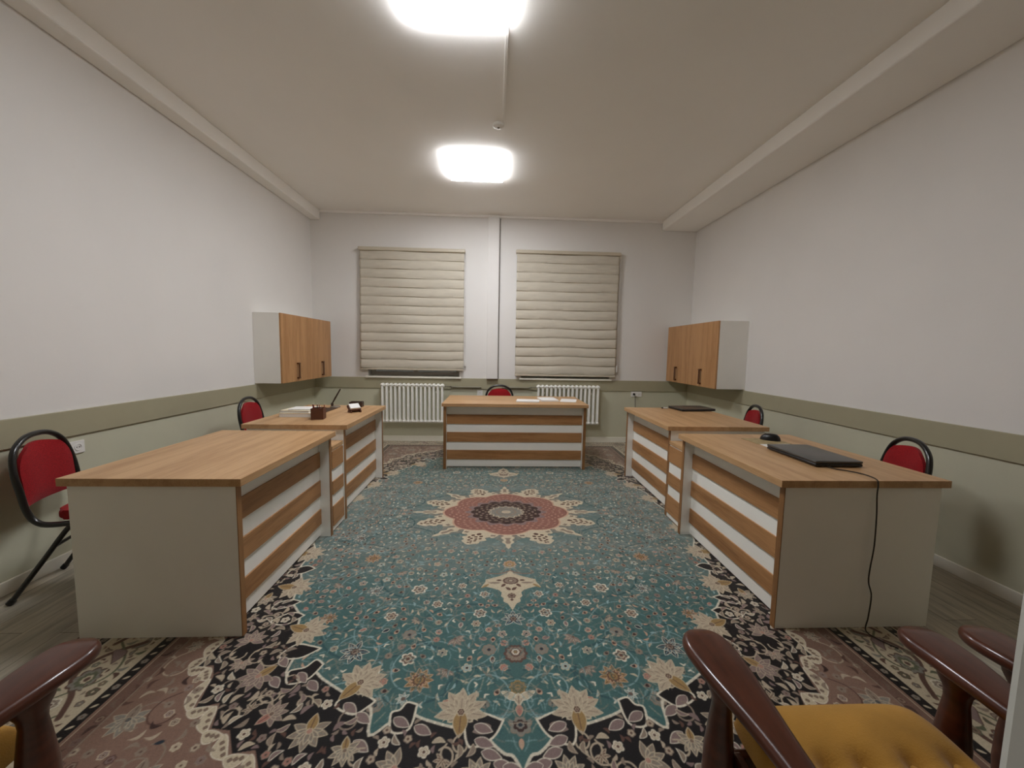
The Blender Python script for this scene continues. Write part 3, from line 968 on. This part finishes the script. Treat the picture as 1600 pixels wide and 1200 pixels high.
desk_local(t, 1.655, 0.80, 0.045, M_OAKX, M_STRIPX)

# low striped cupboards bridging the gaps between the side desks
def low_cabinet(x_aisle, x_in, y0, y1, label):
    sgn = 1 if x_aisle > x_in else -1
    W = y1-y0; D = abs(x_aisle-x_in)
    t = thing('low_cabinet', label, 'cabinet', ((x_aisle+x_in)/2, (y0+y1)/2, FZ), PI/2 if sgn > 0 else -PI/2, 'low striped cabinets between desks')
    H = 0.645
    b = NB(); box(b, -W/2, W/2, -D/2, D/2, H-0.03, H, 0.002); obj('cabinet_top', b, M_OAKX, t)
    b = NB(); box(b, -W/2+0.002, W/2-0.002, -D/2+0.022, D/2-0.004, 0.0, H-0.0305, 0.001); obj('body', b, M_WHITE, t)
    b = NB(); box(b, -W/2+0.004, W/2-0.004, -D/2+0.006, -D/2+0.0215, 0.012, H-0.034, 0.001); d = obj('door', b, M_WHITE, t)
    for z0, z1 in ((0.05, 0.20), (0.285, 0.385), (0.475, 0.606)):
        b = NB(); box(b, -W/2+0.005, W/2-0.005, -D/2-0.001, -D/2+0.0058, z0, z1, 0.001)
        obj('oak_strip', b, M_STRIPX, d)
low_cabinet(-1.168, -1.60, 2.772, 2.978, 'low striped cabinet between the two desks on the left')
low_cabinet(1.440, 1.87, 2.782, 3.043, 'low striped cabinet between the two desks on the right')

# ================================================================ WALL CABINETS
def wall_cabinet(xw, sgn, y0, y1, z0, z1, depth, label):
    """sgn=+1 cabinet opens towards +x"""
    t = thing('wall_cabinet', label, 'wall cabinet', (xw, y0, z0), 0, 'two-door wall cabinets')
    L = y1-y0; H = z1-z0
    xa, xb = sorted((0.001*sgn, sgn*(depth-0.02)))
    b = NB(); box(b, xa, xb, 0, L, 0, H, 0.001); obj('cabinet_body', b, M_WHITE, t)
    for k in range(2):
        a, c = k*L/2+0.0012, (k+1)*L/2-0.0012
        xa, xb = sorted((sgn*(depth-0.0195), sgn*depth))
        b = NB(); box(b, xa, xb, a, c, 0.001, H-0.001, 0.001); d = obj('door', b, M_DOOROAK, t)
        hy = a+(0.33 if k == 0 else 0.34)*1.0
        x1 = sgn*(depth+0.0005); x2 = sgn*(depth+0.028)
        b = NB()
        xa, xb = sorted((x1, x2))
        box(b, xa, xb, hy-0.020, hy+0.020, 0.033, 0.050, 0.002); box(b, xa, xb, hy-0.020, hy+0.020, 0.205, 0.222, 0.002)
        xa, xb = sorted((sgn*(depth+0.020), x2))
        box(b, xa, xb, hy-0.013, hy+0.013, 0.048, 0.207, 0.002)
        obj('handle', b, M_BRONZE, d)
    return t
M_DOOROAK = oak('oak_doors', 2, (190, 144, 98), (166, 120, 76))
wall_cabinet(XL, 1, 4.33, 5.60, 0.962, 1.737, 0.30, 'oak-fronted white wall cabinet hung on the left wall')
wall_cabinet(XR, -1, 4.38, 5.68, 0.962, 1.760, 0.36, 'oak-fronted white wall cabinet hung on the right wall')

# ================================================================ BLINDS
def blind(x0, x1, z0, z1, label, seed):
    t = thing('roller_blind', label, 'window blind', ((x0+x1)/2, YB, z0), 0, 'beige layered roller blinds')
    W = x1-x0; H = z1-z0
    b = NB(); box(b, -W/2-0.012, W/2+0.012, -0.085, -0.004, H-0.05, H, 0.010); obj('headrail', b, M_BAR, t)
    r = random.Random(seed)
    N = 13
    nx = 60
    b = NB()
    rows = []
    ph = [r.uniform(0, 6.28) for _ in range(6)]
    zt, zb = H-0.045, 0.02
    bh = (zt-zb)/N
    prof = [(0.0, 0.0), (0.06, 0.011), (0.3, 0.016), (0.6, 0.014), (0.88, 0.006), (0.985, 0.0)]
    for i in range(N):
        for t_, d in prof:
            z = zb+(i+t_)*bh
            row = []
            for k in range(nx+1):
                u = k/nx
                wave = 0.006*math.sin(u*7+ph[0]+i*0.35)*math.sin(i*0.5+ph[1])+0.004*math.sin(u*13+ph[2]+i*0.2)
                amp = 1+0.5*math.sin(u*9+ph[3]+i*0.3)
                sag = 0.004*math.sin(u*8+ph[4]+0.25*i)
                row.append(b.verts.new((-W/2+W*u, -0.052-d*amp+wave, z+sag*(0.3+0.7*t_))))
            rows.append(row)
    for i in range(len(rows)-1):
        for k in range(nx):
            b.faces.new((rows[i][k], rows[i][k+1], rows[i+1][k+1], rows[i+1][k]))
    o = obj('blind_fabric', b, M_BLIND, t, True)
    sm = o.modifiers.new('thickness', 'SOLIDIFY'); sm.thickness = 0.0015; sm.offset = 1
    b = NB(); box(b, -W/2, W/2, -0.068, -0.045, -0.004, 0.022, 0.006); obj('bottom_rail', b, M_BAR, t)
    b = NB(); tube(b, [(W/2+0.02, -0.05, H-0.03), (W/2+0.02, -0.05, 0.16)], 0.0028, 6)
    box(b, W/2+0.010, W/2+0.030, -0.06, -0.04, 0.07, 0.17, 0.004)
    obj('pull_chain', b, M_PLASTIC, t)
blind(-1.945, -0.462, 1.065, 2.800, 'beige layered roller blind over the left window, a gap below it', 1)
blind(0.292, 1.795, 1.005, 2.818, 'beige layered roller blind over the right window, hanging lower', 5)

# ================================================================ RADIATORS
def radiator(x0, x1, z0, z1, label, n=15):
    t = thing('radiator', label, 'radiator', ((x0+x1)/2, YB-0.10, z0), 0, 'white column radiators')
    W = x1-x0; H = z1-z0
    p = W/n
    first = None
    for k in range(n):
        xk = -W/2+p*(k+0.5)
        if first is None:
            b = NB()
            for yy in (-0.035, 0.035):
                tube(b, [(0, yy, 0.03), (0, yy, H-0.03)], 0.0165 if yy < 0 else 0.012, 10)
            for zz in (0.028, H-0.028):
                for (ry) in (0.0,):
                    pts = catmull([(0, -0.055, zz), (0, -0.03, zz+0.012), (0, 0.03, zz+0.012), (0, 0.055, zz)], 4)
                    tube(b, pts, 0.021, 10, rf=lambda q: 0.55+0.45*math.sin(PI*min(max(q, 0.05), 0.95))**0.5)
                tube(b, [(-p/2+0.001, 0, zz), (p/2-0.001, 0, zz)], 0.019, 10)
            first = obj('section', b, M_RAD, t, True)
            first.location = (xk, 0, 0)
        else:
            c = first.copy(); COL.objects.link(c); c.parent = t; c.location = (xk, 0, 0)
    for xx in (-W/2+0.12, W/2-0.12):
        b = NB(); box(b, xx-0.012, xx+0.012, 0.04, 0.0995, H-0.14, H-0.11, 0.002)
        obj('wall_bracket', b, M_RAD, t)
radiator(-1.655, -0.735, 0.285, 0.868, 'white column radiator under the left blind')
radiator(0.612, 1.560, 0.280, 0.872, 'white column radiator under the right blind, half hidden by the desk')
b = NB()
tube(b, catmull([(-0.734, YB-0.10, 0.835), (-0.66, YB-0.09, 0.835), (-0.64, YB-0.045, 0.825), (-0.55, YB-0.035, 0.82), (-0.20, YB-0.035, 0.82)], 6), 0.011, 8)
tag(obj('heating_pipe', b, M_PIPE, smooth=True), 'olive heating pipe leaving the left radiator along the rail', 'pipe')
b = NB()
tube(b, catmull([(0.611, YB-0.10, 0.835), (0.54, YB-0.09, 0.835), (0.52, YB-0.045, 0.825), (0.45, YB-0.035, 0.82), (0.10, YB-0.035, 0.82)], 6), 0.011, 8)
tag(obj('heating_pipe', b, M_PIPE, smooth=True), 'olive heating pipe reaching the right radiator behind the red chair', 'pipe')

# ================================================================ SOCKETS
def socket(loc, rz, n, label, w=0.082, h=0.08):
    t = thing('wall_socket', label, 'wall socket', loc, rz)
    b = NB(); box(b, -n*w/2, n*w/2, -0.011, -0.0005, -h/2, h/2, 0.003); obj('cover_plate', b, M_PLASTIC, t)
    for k in range(n):
        cx = -n*w/2+w*(k+0.5)
        b = NB()
        ring = []
        for (r, y) in ((0.024, -0.0112), (0.022, -0.014), (0.019, -0.0145), (0.017, -0.0116)):
            ring.append([b.verts.new((cx+r*math.cos(2*PI*q/24), y, r*math.sin(2*PI*q/24))) for q in range(24)])
        for i in range(3):
            for q in range(24):
                b.faces.new((ring[i][q], ring[i][(q+1) % 24], ring[i+1][(q+1) % 24], ring[i+1][q]))
        s = obj('outlet', b, M_PLASTIC, t, True)
        b = NB()
        for dx in (-0.008, 0.008):
            box(b, cx+dx-0.0025, cx+dx+0.0025, -0.0122, -0.0113, -0.0025, 0.0025)
        obj('pin_hole', b, M_BLACK, s)
    return t
socket((XL, 2.462, 0.712), PI/2, 2, 'white double wall socket behind the red chair on the left wall')
socket((2.150, YB, 0.745), 0, 2, 'white double wall socket on the back wall with a black plug in it')
socket((-0.222, YB, 0.735), 0, 1, 'small white single socket on the back wall behind the middle desk')
t = thing('power_plug', 'black plug and lead in the back wall socket above the right desk', 'plug', (2.109, YB-0.015, 0.745))
b = NB(); tube(b, [(0, 0, 0), (0, -0.02, 0), (0, -0.036, -0.004)], 0.017, 12, rf=lambda q: 1-0.35*q); obj('plug_body', b, M_BLACK, t, True)
b = NB(); tube(b, catmull([(0, -0.034, -0.004), (0.002, -0.05, -0.06), (0.012, -0.05, -0.25), (0.02, -0.05, -0.5), (0.03, -0.05, -0.725)], 6), 0.0035, 6); obj('lead', b, M_BLACK, t, True)

# ================================================================ RED CHAIRS
def make_chair(label):
    """faces +y, origin on the floor below the seat centre"""
    t = thing('stacking_chair', label, 'chair', (0, 0, 0), 0, 'red chairs with black tube frames')
    def side(s):
        return [(s*0.175, 0.21, 0.425), (s*0.178, 0.05, 0.418), (s*0.178, -0.11, 0.412), (s*0.178, -0.175, 0.43), (s*0.180, -0.210, 0.49), (s*0.190, -0.224, 0.60), (s*0.188, -0.243, 0.71), (s*0.155, -0.257, 0.805), (s*0.085, -0.264, 0.858)]
    path = catmull(side(1)+[(0, -0.266, 0.872)]+side(-1)[::-1], 7)
    b = NB(); tube(b, path, 0.0145, 12); obj('back_frame', b, M_TUBE, t, True)
    # back pad, slightly curved, rounded top corners
    b = NB()
    nu, nv = 14, 12
    def pad(u, v, front):
        z = 0.515+v*0.315
        hw = (0.168+0.008*v) if v < 0.55 else 0.173*max(0.0, 1-((v-0.55)/0.56)**2.2)**0.5
        hw = max(hw, 0.085)
        x = u*hw
        ztop = z-0.02*u*u*v
        y = -0.216-0.085*(z-0.5)-0.026*(1-u*u)
        bul = 0.020*(1-abs(u)**4)*(1-abs(2*v-1)**4)+0.006
        return (x, y+(bul if front else -0.010), ztop)
    g = {}
    for f in (0, 1):
        for i in range(nu+1):
            for j in range(nv+1):
                g[f, i, j] = b.verts.new(pad(2*i/nu-1, j/nv, f))
    for i in range(nu):
        for j in range(nv):
            for f in (0, 1):
                b.faces.new((g[f, i, j], g[f, i+1, j], g[f, i+1, j+1], g[f, i, j+1]))
    for i in range(nu):
        for j in (0, nv):
            b.faces.new((g[0, i, j], g[0, i+1, j], g[1, i+1, j], g[1, i, j]))
    for j in range(nv):
        for i in (0, nu):
            b.faces.new((g[0, i, j], g[0, i, j+1], g[1, i, j+1], g[1, i, j]))
    obj('backrest', b, M_RED, t, True)
    # seat cushion
    b = NB()
    outl = [(0.16, -0.10), (0.18, -0.06), (0.19, 0.0), (0.195, 0.13), (0.18, 0.20), (0.11, 0.225), (0, 0.232)]
    outl = outl+[(-x, y) for x, y in outl[:-1][::-1]]+[(-0.09, -0.115), (0.09, -0.115)]
    prism(b, [(p.x, p.y) for p in catmull([(x, y, 0) for x, y in outl], 4, True)], 0.434, 0.485, 0.018, 4)
    obj('seat', b, M_RED, t, True)
    for s in (-1, 1):
        b = NB(); tube(b, catmull([(s*0.165, -0.02, 0.404), (s*0.170, -0.06, 0.385), (s*0.172, -0.17, 0.22), (s*0.175, -0.31, 0.012)], 6), 0.0125, 10)
        l_ = obj('leg', b, M_TUBE, t, True)
        b = NB(); tube(b, [(s*0.1745, -0.300, 0.026), (s*0.1755, -0.3150, 0.0085)], 0.0155, 10); obj('rubber_foot', b, M_BLACK, l_, True)
        b = NB(); tube(b, catmull([(s*0.148, 0.02, 0.404), (s*0.150, 0.06, 0.385), (s*0.152, 0.14, 0.22), (s*0.155, 0.235, 0.012)], 6), 0.0125, 10)
        l_ = obj('leg', b, M_TUBE, t, True)
        b = NB(); tube(b, [(s*0.1545, 0.227, 0.026), (s*0.1555, 0.2385, 0.0075)], 0.0155, 10); obj('rubber_foot', b, M_BLACK, l_, True)
    b = NB()
    tube(b, [(-0.19, 0.0, 0.408), (0.19, 0.0, 0.408)], 0.011, 8)
    tube(b, [(-0.17, -0.13, 0.285), (0.17, -0.13, 0.285)], 0.009, 8)
    obj('crossbar', b, M_TUBE, t, True)
    return t
ch = make_chair('red chair with black tube frame, most exposed, beside the near left desk')
ch.location = (-2.250, 2.255, 0.0); ch.rotation_euler = (0, 0, -PI/2+0.27)
dup(ch, (-2.085, 3.78, 0.007), -PI/2+0.08, 'red chair behind the far left desk, below the left wall cabinet').rotation_euler = (0.019, 0, -PI/2+0.08)
TILT = 0.019   # front feet stand on the rug
c_ = dup(ch, (2.265, 2.27, 0.007), PI/2, 'red chair tucked behind the near right desk with the black laptop'); c_.rotation_euler = (TILT, 0, PI/2-0.32)
c_ = dup(ch, (2.285, 3.68, 0.007), PI/2, 'red chair tucked behind the far right desk, below the right wall cabinet'); c_.rotation_euler = (TILT, 0, PI/2-0.25)
dup(ch, (0.065, 5.06, FZ+0.003), PI, 'red chair behind the wide middle desk, only its back top showing')

# ================================================================ THINGS ON THE DESKS
TZ = DESK_H+0.0004
# laptops
def laptop(loc, rz, w, d, h, label):
    t = thing('laptop', label, 'laptop', loc, rz)
    b = NB(); box(b, -w/2, w/2, -d/2, d/2, 0.003, h*0.58, 0.006, seg=3); obj('base', b, M_BLACK, t, True)
    b = NB(); box(b, -w/2, w/2, -d/2, d/2, h*0.60, h, 0.005, seg=3); obj('lid', b, M_LID, t, True)
    b = NB(); tube(b, [(-w*0.36, d/2-0.004, h*0.6), (w*0.36, d/2-0.004, h*0.6)], h*0.30, 10); obj('hinge', b, M_BLACK, t, True)
    b = NB()
    for sx in (-1, 1):
        for sy in (-1, 1):
            lathe(b, [(0.009, 0.0), (0.009, 0.0034)], 10, (sx*(w/2-0.03), sy*(d/2-0.03), 0))
    obj('rubber_feet', b, M_BLACK, t)
laptop((1.862, 2.135, TZ), -PI/2-0.02, 0.385, 0.262, 0.034, 'closed thick black laptop on the near right desk')
laptop((2.115, 4.005, TZ), 0.12, 0.385, 0.262, 0.026, 'closed dark grey laptop on the far right desk')
# mouse
t = thing('computer_mouse', 'black computer mouse on the near right desk behind the laptop', 'mouse', (1.938, 2.575, TZ+0.003), 0.9)
b = NB()
rings = []
for i in range(9):
    a = i/8*PI/2
    rings.append([b.verts.new((0.038*math.cos(a)**0.7*math.cos(q)*(1+0.06*math.cos(q)), 0.062*math.cos(a)**0.7*math.sin(q), 0.046*math.sin(a)*(1-0.12*math.sin(q)*math.cos(a)))) for q in [2*PI*k/24 for k in range(24)]])
for i in range(8):
    for k in range(24):
        b.faces.new((rings[i][k], rings[i][(k+1) % 24], rings[i+1][(k+1) % 24], rings[i+1][k]))
b.faces.new(rings[0][::-1])
obj('shell', b, M_BLACK, t, True)
b = NB(); tube(b, [(-0.004, 0.028, 0.0385), (0.004, 0.028, 0.0385)], 0.008, 12); obj('scroll_wheel', b, M_GREY, t, True)
b = NB(); box(b, -0.12, 0.12, -0.085, 0.085, 0, 0.0025)
o = tag(obj('mouse_mat', b, M_CARD, loc=(1.885, 2.545, TZ)), 'thin patterned card under the mouse on the near right desk', 'mouse mat'); o.rotation_euler = (0, 0, 0.05)
b = NB(); box(b, -0.105, 0.105, -0.148, 0.148, 0, 0.0015)
o = tag(obj('paper_sheet', b, M_PAPER, loc=(1.875, 2.335, TZ)), 'white paper sheet half under the black laptop', 'paper'); o.rotation_euler = (0, 0, -0.1)
# laptop lead over the desk edge
pts = [(1.79, 1.955, TZ+0.006), (1.80, 1.90, TZ+0.005), (1.84, 1.865, TZ+0.005), (1.868, 1.81, TZ+0.005), (1.852, 1.735, TZ+0.006), (1.850, 1.722, 0.755), (1.852, 1.724, 0.70), (1.862, 1.726, 0.60), (1.866, 1.726, 0.45), (1.856, 1.726, 0.33), (1.856, 1.726, 0.26), (1.875, 1.724, 0.19), (1.868, 1.722, 0.08), (1.855, 1.715, FZ+0.006), (1.86, 1.66, FZ+0.004), (1.90, 1.60, FZ+0.004)]
b = NB(); tube(b, catmull(pts, 6), 0.0030, 6)
tag(obj('laptop_cable', b, M_CABLE, smooth=True), 'thin dark cable hanging from the near right desk down to the rug', 'cable')
# small white adapter by the far laptop
t = thing('usb_adapter', 'tiny white adapter lying beside the grey laptop', 'adapter', (1.86, 4.06, TZ))
b = NB(); box(b, -0.03, 0.02, -0.012, 0.012, 0, 0.014, 0.003); obj('housing', b, M_PLASTIC, t)
b = NB(); box(b, -0.048, -0.0302, -0.008, 0.008, 0.002, 0.012, 0.001); obj('connector', b, M_BLACK, t)

# far left desk: three books / paper blocks
def book(loc, w, d, h, rz, m, label):
    t = thing('book', label, 'book', loc, rz, 'books stacked on the far left desk')
    b = NB(); box(b, -w/2+0.004, w/2-0.003, -d/2+0.003, d/2-0.003, 0.002, h-0.002); obj('pages', b, M_PAPER, t)
    b = NB(); box(b, -w/2, w/2, -d/2, d/2, h-0.0019, h); box(b, -w/2, w/2, -d/2, d/2, 0, 0.0019); box(b, -w/2, -w/2+0.0035, -d/2, d/2, 0.0019, h-0.0019)
    obj('cover', b, m, t)
book((-1.695, 3.40, TZ), 0.26, 0.20, 0.034, 0.02, M_CREAM, 'thick cream book at the bottom of the stack by the pencil cup')
book((-1.70, 3.41, TZ+0.0345), 0.25, 0.19, 0.020, -0.05, M_CREAM, 'cream book in the middle of the stack by the pencil cup')
book((-1.67, 3.43, TZ+0.055), 0.21, 0.17, 0.008, 0.12, M_PAPER, 'thin white booklet on top of the stack by the pencil cup')
b = NB(); box(b, -0.20, 0.20, -0.14, 0.14, 0, 0.004, 0.001)
o = tag(obj('desk_pad', b, M_DARKBROWN, loc=(-1.75, 3.70, TZ)), 'flat dark brown pad lying behind the stacked books', 'desk pad')
# pencil cup
t = thing('pencil_cup', 'square brown pencil cup on the far left desk', 'pencil cup', (-1.470, 3.245, TZ), 0.18)
b = NB()
w = 0.048; th = 0.005; H = 0.092
box(b, -w, w, -w, w, 0, th)
for x0, x1, y0, y1 in ((-w, w, -w, -w+th), (-w, w, w-th, w), (-w, -w+th, -w+th, w-th), (w-th, w, -w+th, w-th), (0.016, 0.016+th, -w+th, w-th)):
    box(b, x0, x1, y0, y1, th, H, 0.001)
obj('cup_body', b, M_BROWN, t)
r = random.Random(4)
for k, (px, py, lx, ly, m_) in enumerate(((-0.028, 0.0, -0.02, 0.01, M_PENCIL), (-0.015, 0.01, 0.01, 0.0, M_DARKBROWN), (0.0, -0.01, 0.015, 0.01, M_PENCIL), (0.034, 0.0, 0.026, 0.0, M_PENCIL), (-0.033, 0.02, -0.03, 0.0, M_DARKBROWN))):
    c_, s_ = math.cos(0.18), math.sin(0.18)
    bx, by = -1.470+px*c_-py*s_, 3.245+px*s_+py*c_
    t2 = thing('pencil', ('red pencil leaning left in the cup', 'dark pencil at the centre of the cup', 'red pencil at the middle of the cup', 'red pencil leaning right in the cup', 'dark pencil leaning far left in the cup')[k], 'pencil', (bx, by, TZ+0.006), 0, 'pencils in the brown cup')
    b = NB(); tube(b, [(0, 0, 0), (lx*0.55, ly*0.55, 0.112)], 0.0036, 6); obj('shaft', b, m_, t2)
    b = NB(); tube(b, [(lx*0.55, ly*0.55, 0.1122), (lx*0.62, ly*0.62, 0.127)], 0.0036, 6, rf=lambda q: 1-0.85*q); obj('tip', b, M_CREAM, t2)
# tilted note holder
t = thing('note_holder', 'tilted dark brown note holder with white cards on the far left desk', 'note holder', (-1.290, 3.59, TZ), 0.75)
R = Matrix.Rotation(0.62, 4, 'X')
b = NB()
box(b, -0.055, 0.055, -0.006, 0.006+0.06, 0.028, 0.050, 0.003, rot=R)
box(b, -0.05, -0.038, -0.02, 0.055, 0.0, 0.018, 0.002); box(b, 0.038, 0.05, -0.02, 0.055, 0.0, 0.018, 0.002)
box(b, -0.05, 0.05, 0.03, 0.045, 0.0, 0.045, 0.002)
obj('stand', b, M_BROWN, t)
b = NB(); box(b, -0.046, 0.046, -0.010, 0.052, 0.048, 0.062, 0.001, rot=R); obj('card_stack', b, M_PAPER, t)
# small brown box
t = thing('paper_clip_box', 'small brown open box at the back of the far left desk', 'box', (-1.405, 3.945, TZ), 0.1)
b = NB(); w, d, H = 0.062, 0.04, 0.052
box(b, -w, w, -d, d, 0, 0.005)
for x0, x1, y0, y1 in ((-w, w, -d, -d+0.005), (-w, w, d-0.005, d), (-w, -w+0.005, -d+0.005, d-0.005), (w-0.005, w, -d+0.005, d-0.005)):
    box(b, x0, x1, y0, y1, 0.005, H, 0.001)
obj('box_body', b, M_DARKBROWN, t)
# pen stand
t = thing('pen_stand', 'desk pen slanting up from a small round base on the far left desk', 'pen stand', (-1.600, 3.90, TZ))
b = NB(); lathe(b, [(0.048, 0), (0.05, 0.005), (0.046, 0.011), (0.01, 0.013)], 24); obj('base', b, M_GREY, t, True)
b = NB(); lathe(b, [(0.012, 0), (0.013, 0.02), (0.010, 0.03)], 12, (-0.03, 0, 0.0125)); obj('socket', b, M_DARKBROWN, t, True)
b = NB(); tube(b, [(-0.032, 0, 0.032), (0.0, 0, 0.09), (0.055, 0, 0.185)], 0.008, 10, rf=lambda q: 0.75+0.5*math.sin(PI*q)*0.6); obj('pen', b, M_DARKBROWN, t, True)
# papers on the middle desk
def sheets(loc, w, d, h, rz, m, label, name='paper_stack', cat='papers'):
    b = NB(); box(b, -w/2, w/2, -d/2, d/2, 0, h, 0.0008 if h > 0.003 else 0)
    o = tag(obj(name, b, m, loc=loc), label, cat); o.rotation_euler = (0, 0, rz); return o
sheets((0.395, 4.52, TZ), 0.19, 0.27, 0.014, 1.45, M_PAPER, 'pale paper stack leftmost among the papers on the middle desk')
sheets((0.65, 4.66, TZ), 0.21, 0.30, 0.018, 0.08, M_PAPER, 'thickest white paper stack in the middle of the middle desk papers')
sheets((0.90, 4.62, TZ), 0.19, 0.28, 0.006, -0.25, M_PAPER, 'thin white sheets rightmost on the middle desk')

# ================================================================ ARMCHAIRS
def armchair(cx, label, yfront=1.03):
    """faces +y; origin on the floor"""
    t = thing('armchair', label, 'armchair', (cx, 0.62, FZ), 0, 'varnished wooden armchairs with mustard cushions')
    ax = 0.325
    y = lambda v: v-0.62
    for s in (-1, 1):
        # paddle arm lofted from front tip to rear, rounded edges
        st = [(1.043, 0.004, 0.0), (1.040, 0.022, 0.0), (1.032, 0.040, 0.0), (1.018, 0.054, 0.0), (0.998, 0.064, 0.0), (0.97, 0.069, 0.0), (0.93, 0.068, 0.001), (0.88, 0.063, 0.004), (0.82, 0.054, 0.009),
              (0.76, 0.045, 0.014), (0.70, 0.038, 0.018), (0.62, 0.032, 0.022), (0.52, 0.029, 0.024), (0.42, 0.028, 0.024), (0.36, 0.028, 0.022), (0.345, 0.022, 0.022), (0.34, 0.010, 0.022)]
        P_ = catmull([(v, w_, c_) for v, w_, c_ in st], 4)
        b = NB(); rings = []
        NS = 12
        for p in P_:
            v, w_, c_ = p.x, max(p.y, 0.003), p.z
            T2 = 0.0185 if v < 1.0 else 0.0185*max(0.25, 1-((v-1.0)/0.05)**2)**0.5
            zz = lo = 0.528-FZ+0.021-(0.0 if v > 0.92 else 0.10*(0.92-v)**1.2)
            ring = []
            for q in range(2*NS):
                th = 2*PI*(q+0.5)/(2*NS)
                r_ = min(T2, w_)
                ex = max(w_-r_, 0)*(1 if math.cos(th) > 0 else -1)
                ring.append(b.verts.new((s*ax-s*c_+ex+r_*math.cos(th), y(v), zz+T2*math.sin(th))))
            rings.append(ring)
        for i in range(len(rings)-1):
            for q in range(2*NS):
                b.faces.new((rings[i][q], rings[i][(q+1) % (2*NS)], rings[i+1][(q+1) % (2*NS)], rings[i+1][q]))
        b.faces.new(rings[0][::-1]); b.faces.new(rings[-1])
        arm = obj('armrest', b, M_MAHOG, t, True)
        # front post: flared capital, neck, swelling body, foot
        prof = [(0.020, 0.0), (0.027, 0.03), (0.036, 0.14), (0.043, 0.24), (0.041, 0.32), (0.032, 0.40), (0.027, 0.44), (0.030, 0.465), (0.044, 0.492), (0.048, 0.512)]
        b = NB(); lathe(b, prof, 20, (s*ax, y(0.905), 0), 0.82, 1.0)
        obj('front_post', b, M_MAHOG, t, True)
        # rear post continues up as the back upright
        b = NB(); tube(b, catmull([(s*(ax-0.012), y(0.28), 0.0), (s*(ax-0.012), y(0.36), 0.22), (s*(ax-0.012), y(0.375), 0.42), (s*(ax-0.012), y(0.32), 0.66), (s*(ax-0.012), y(0.265), 0.84)], 6), 0.024, 10, flat=(1.1, 0.8))
        obj('rear_post', b, M_MAHOG, t, True)
        b = NB(); box(b, *sorted((s*(ax-0.055), s*(ax-0.030))), y(0.37), y(0.90), 0.245, 0.315, 0.006)
        obj('seat_rail', b, M_MAHOG, t)
    b = NB(); box(b, -ax+0.025, ax-0.025, y(0.885), y(0.912), 0.23, 0.31, 0.006); obj('front_rail', b, M_MAHOG, t)
    b = NB()
    box(b, -ax+0.02, ax-0.02, y(0.262), y(0.285), 0.76, 0.83, 0.006); box(b, -ax+0.02, ax-0.02, y(0.345), y(0.368), 0.36, 0.42, 0.006)
    obj('back_rail', b, M_MAHOG, t)
    # tufted seat cushion
    b = NB()
    nx, ny = 44, 44
    hw, y0, y1 = 0.268, y(0.40), y(0.975)
    btn = [(-0.13, y(0.785)), (-0.04, y(0.785)), (0.08, y(0.785)), (0.19, y(0.785)), (-0.10, y(0.62)), (0.02, y(0.62)), (0.14, y(0.62))]
    top = {}; bot = {}
    for i in range(nx+1):
        for j in range(ny+1):
            u, v = 2*i/nx-1, 2*j/ny-1
            # superellipse mapping for rounded corners
            k = 1-0.06*(abs(u)**6)*(abs(v)**6)
            x_ = u*hw*k; yy = (y0+y1)/2+v*(y1-y0)/2*k
            edge = (1-abs(u)**7)*(1-abs(v)**7)
            edge = max(edge, 0)**0.45
            z = 0.335+0.075*edge+0.010*(1-u*u)*(1-v*v)
            for bx, by in btn:
                d2 = (x_-bx)**2+(yy-by)**2
                z -= 0.026*math.exp(-d2/0.0006)+0.014*math.exp(-d2/0.004)
            z -= 0.006*math.exp(-((yy-y(0.77)+0.0)**2)/0.0005)*(1 if abs(x_) < 0.16 else 0.3)
            top[i, j] = b.verts.new((x_, yy, z))
            bot[i, j] = b.verts.new((x_*0.985, yy, 0.330-0.018*edge))
    for i in range(nx):
        for j in range(ny):
            b.faces.new((top[i, j], top[i+1, j], top[i+1, j+1], top[i, j+1]))
            b.faces.new((bot[i, j], bot[i, j+1], bot[i+1, j+1], bot[i+1, j]))
    for i in range(nx):
        for j in (0, ny): b.faces.new((top[i, j], top[i+1, j], bot[i+1, j], bot[i, j]))
    for j in range(ny):
        for i in (0, nx): b.faces.new((top[i, j], top[i, j+1], bot[i, j+1], bot[i, j]))
    cu = obj('seat_cushion', b, M_VELVET, t, True)
    for bx, by in btn:
        b = NB(); lathe(b, [(0.011, 0.0), (0.010, 0.005), (0.004, 0.008)], 12, (bx, by, 0.379)); obj('button', b, M_VELVET, cu, True)
    # back cushion
    b = NB(); R = Matrix.Rotation(0.22, 4, 'X')
    box(b, -0.262, 0.262, y(0.345), y(0.425), 0.44, 0.80, 0.03, rot=R, seg=4)
    obj('back_cushion', b, M_VELVET, t, True)
    return t
a1 = armchair(0.93, 'wooden armchair with tufted mustard seat at the lower right, in full view')
dup(a1, (1.772, 0.62, FZ), 0, 'second wooden armchair at the right edge, only its arm tip showing')
dup(a1, (-1.43, 0.62, FZ), 0, 'wooden armchair at the lower left corner with one arm showing')
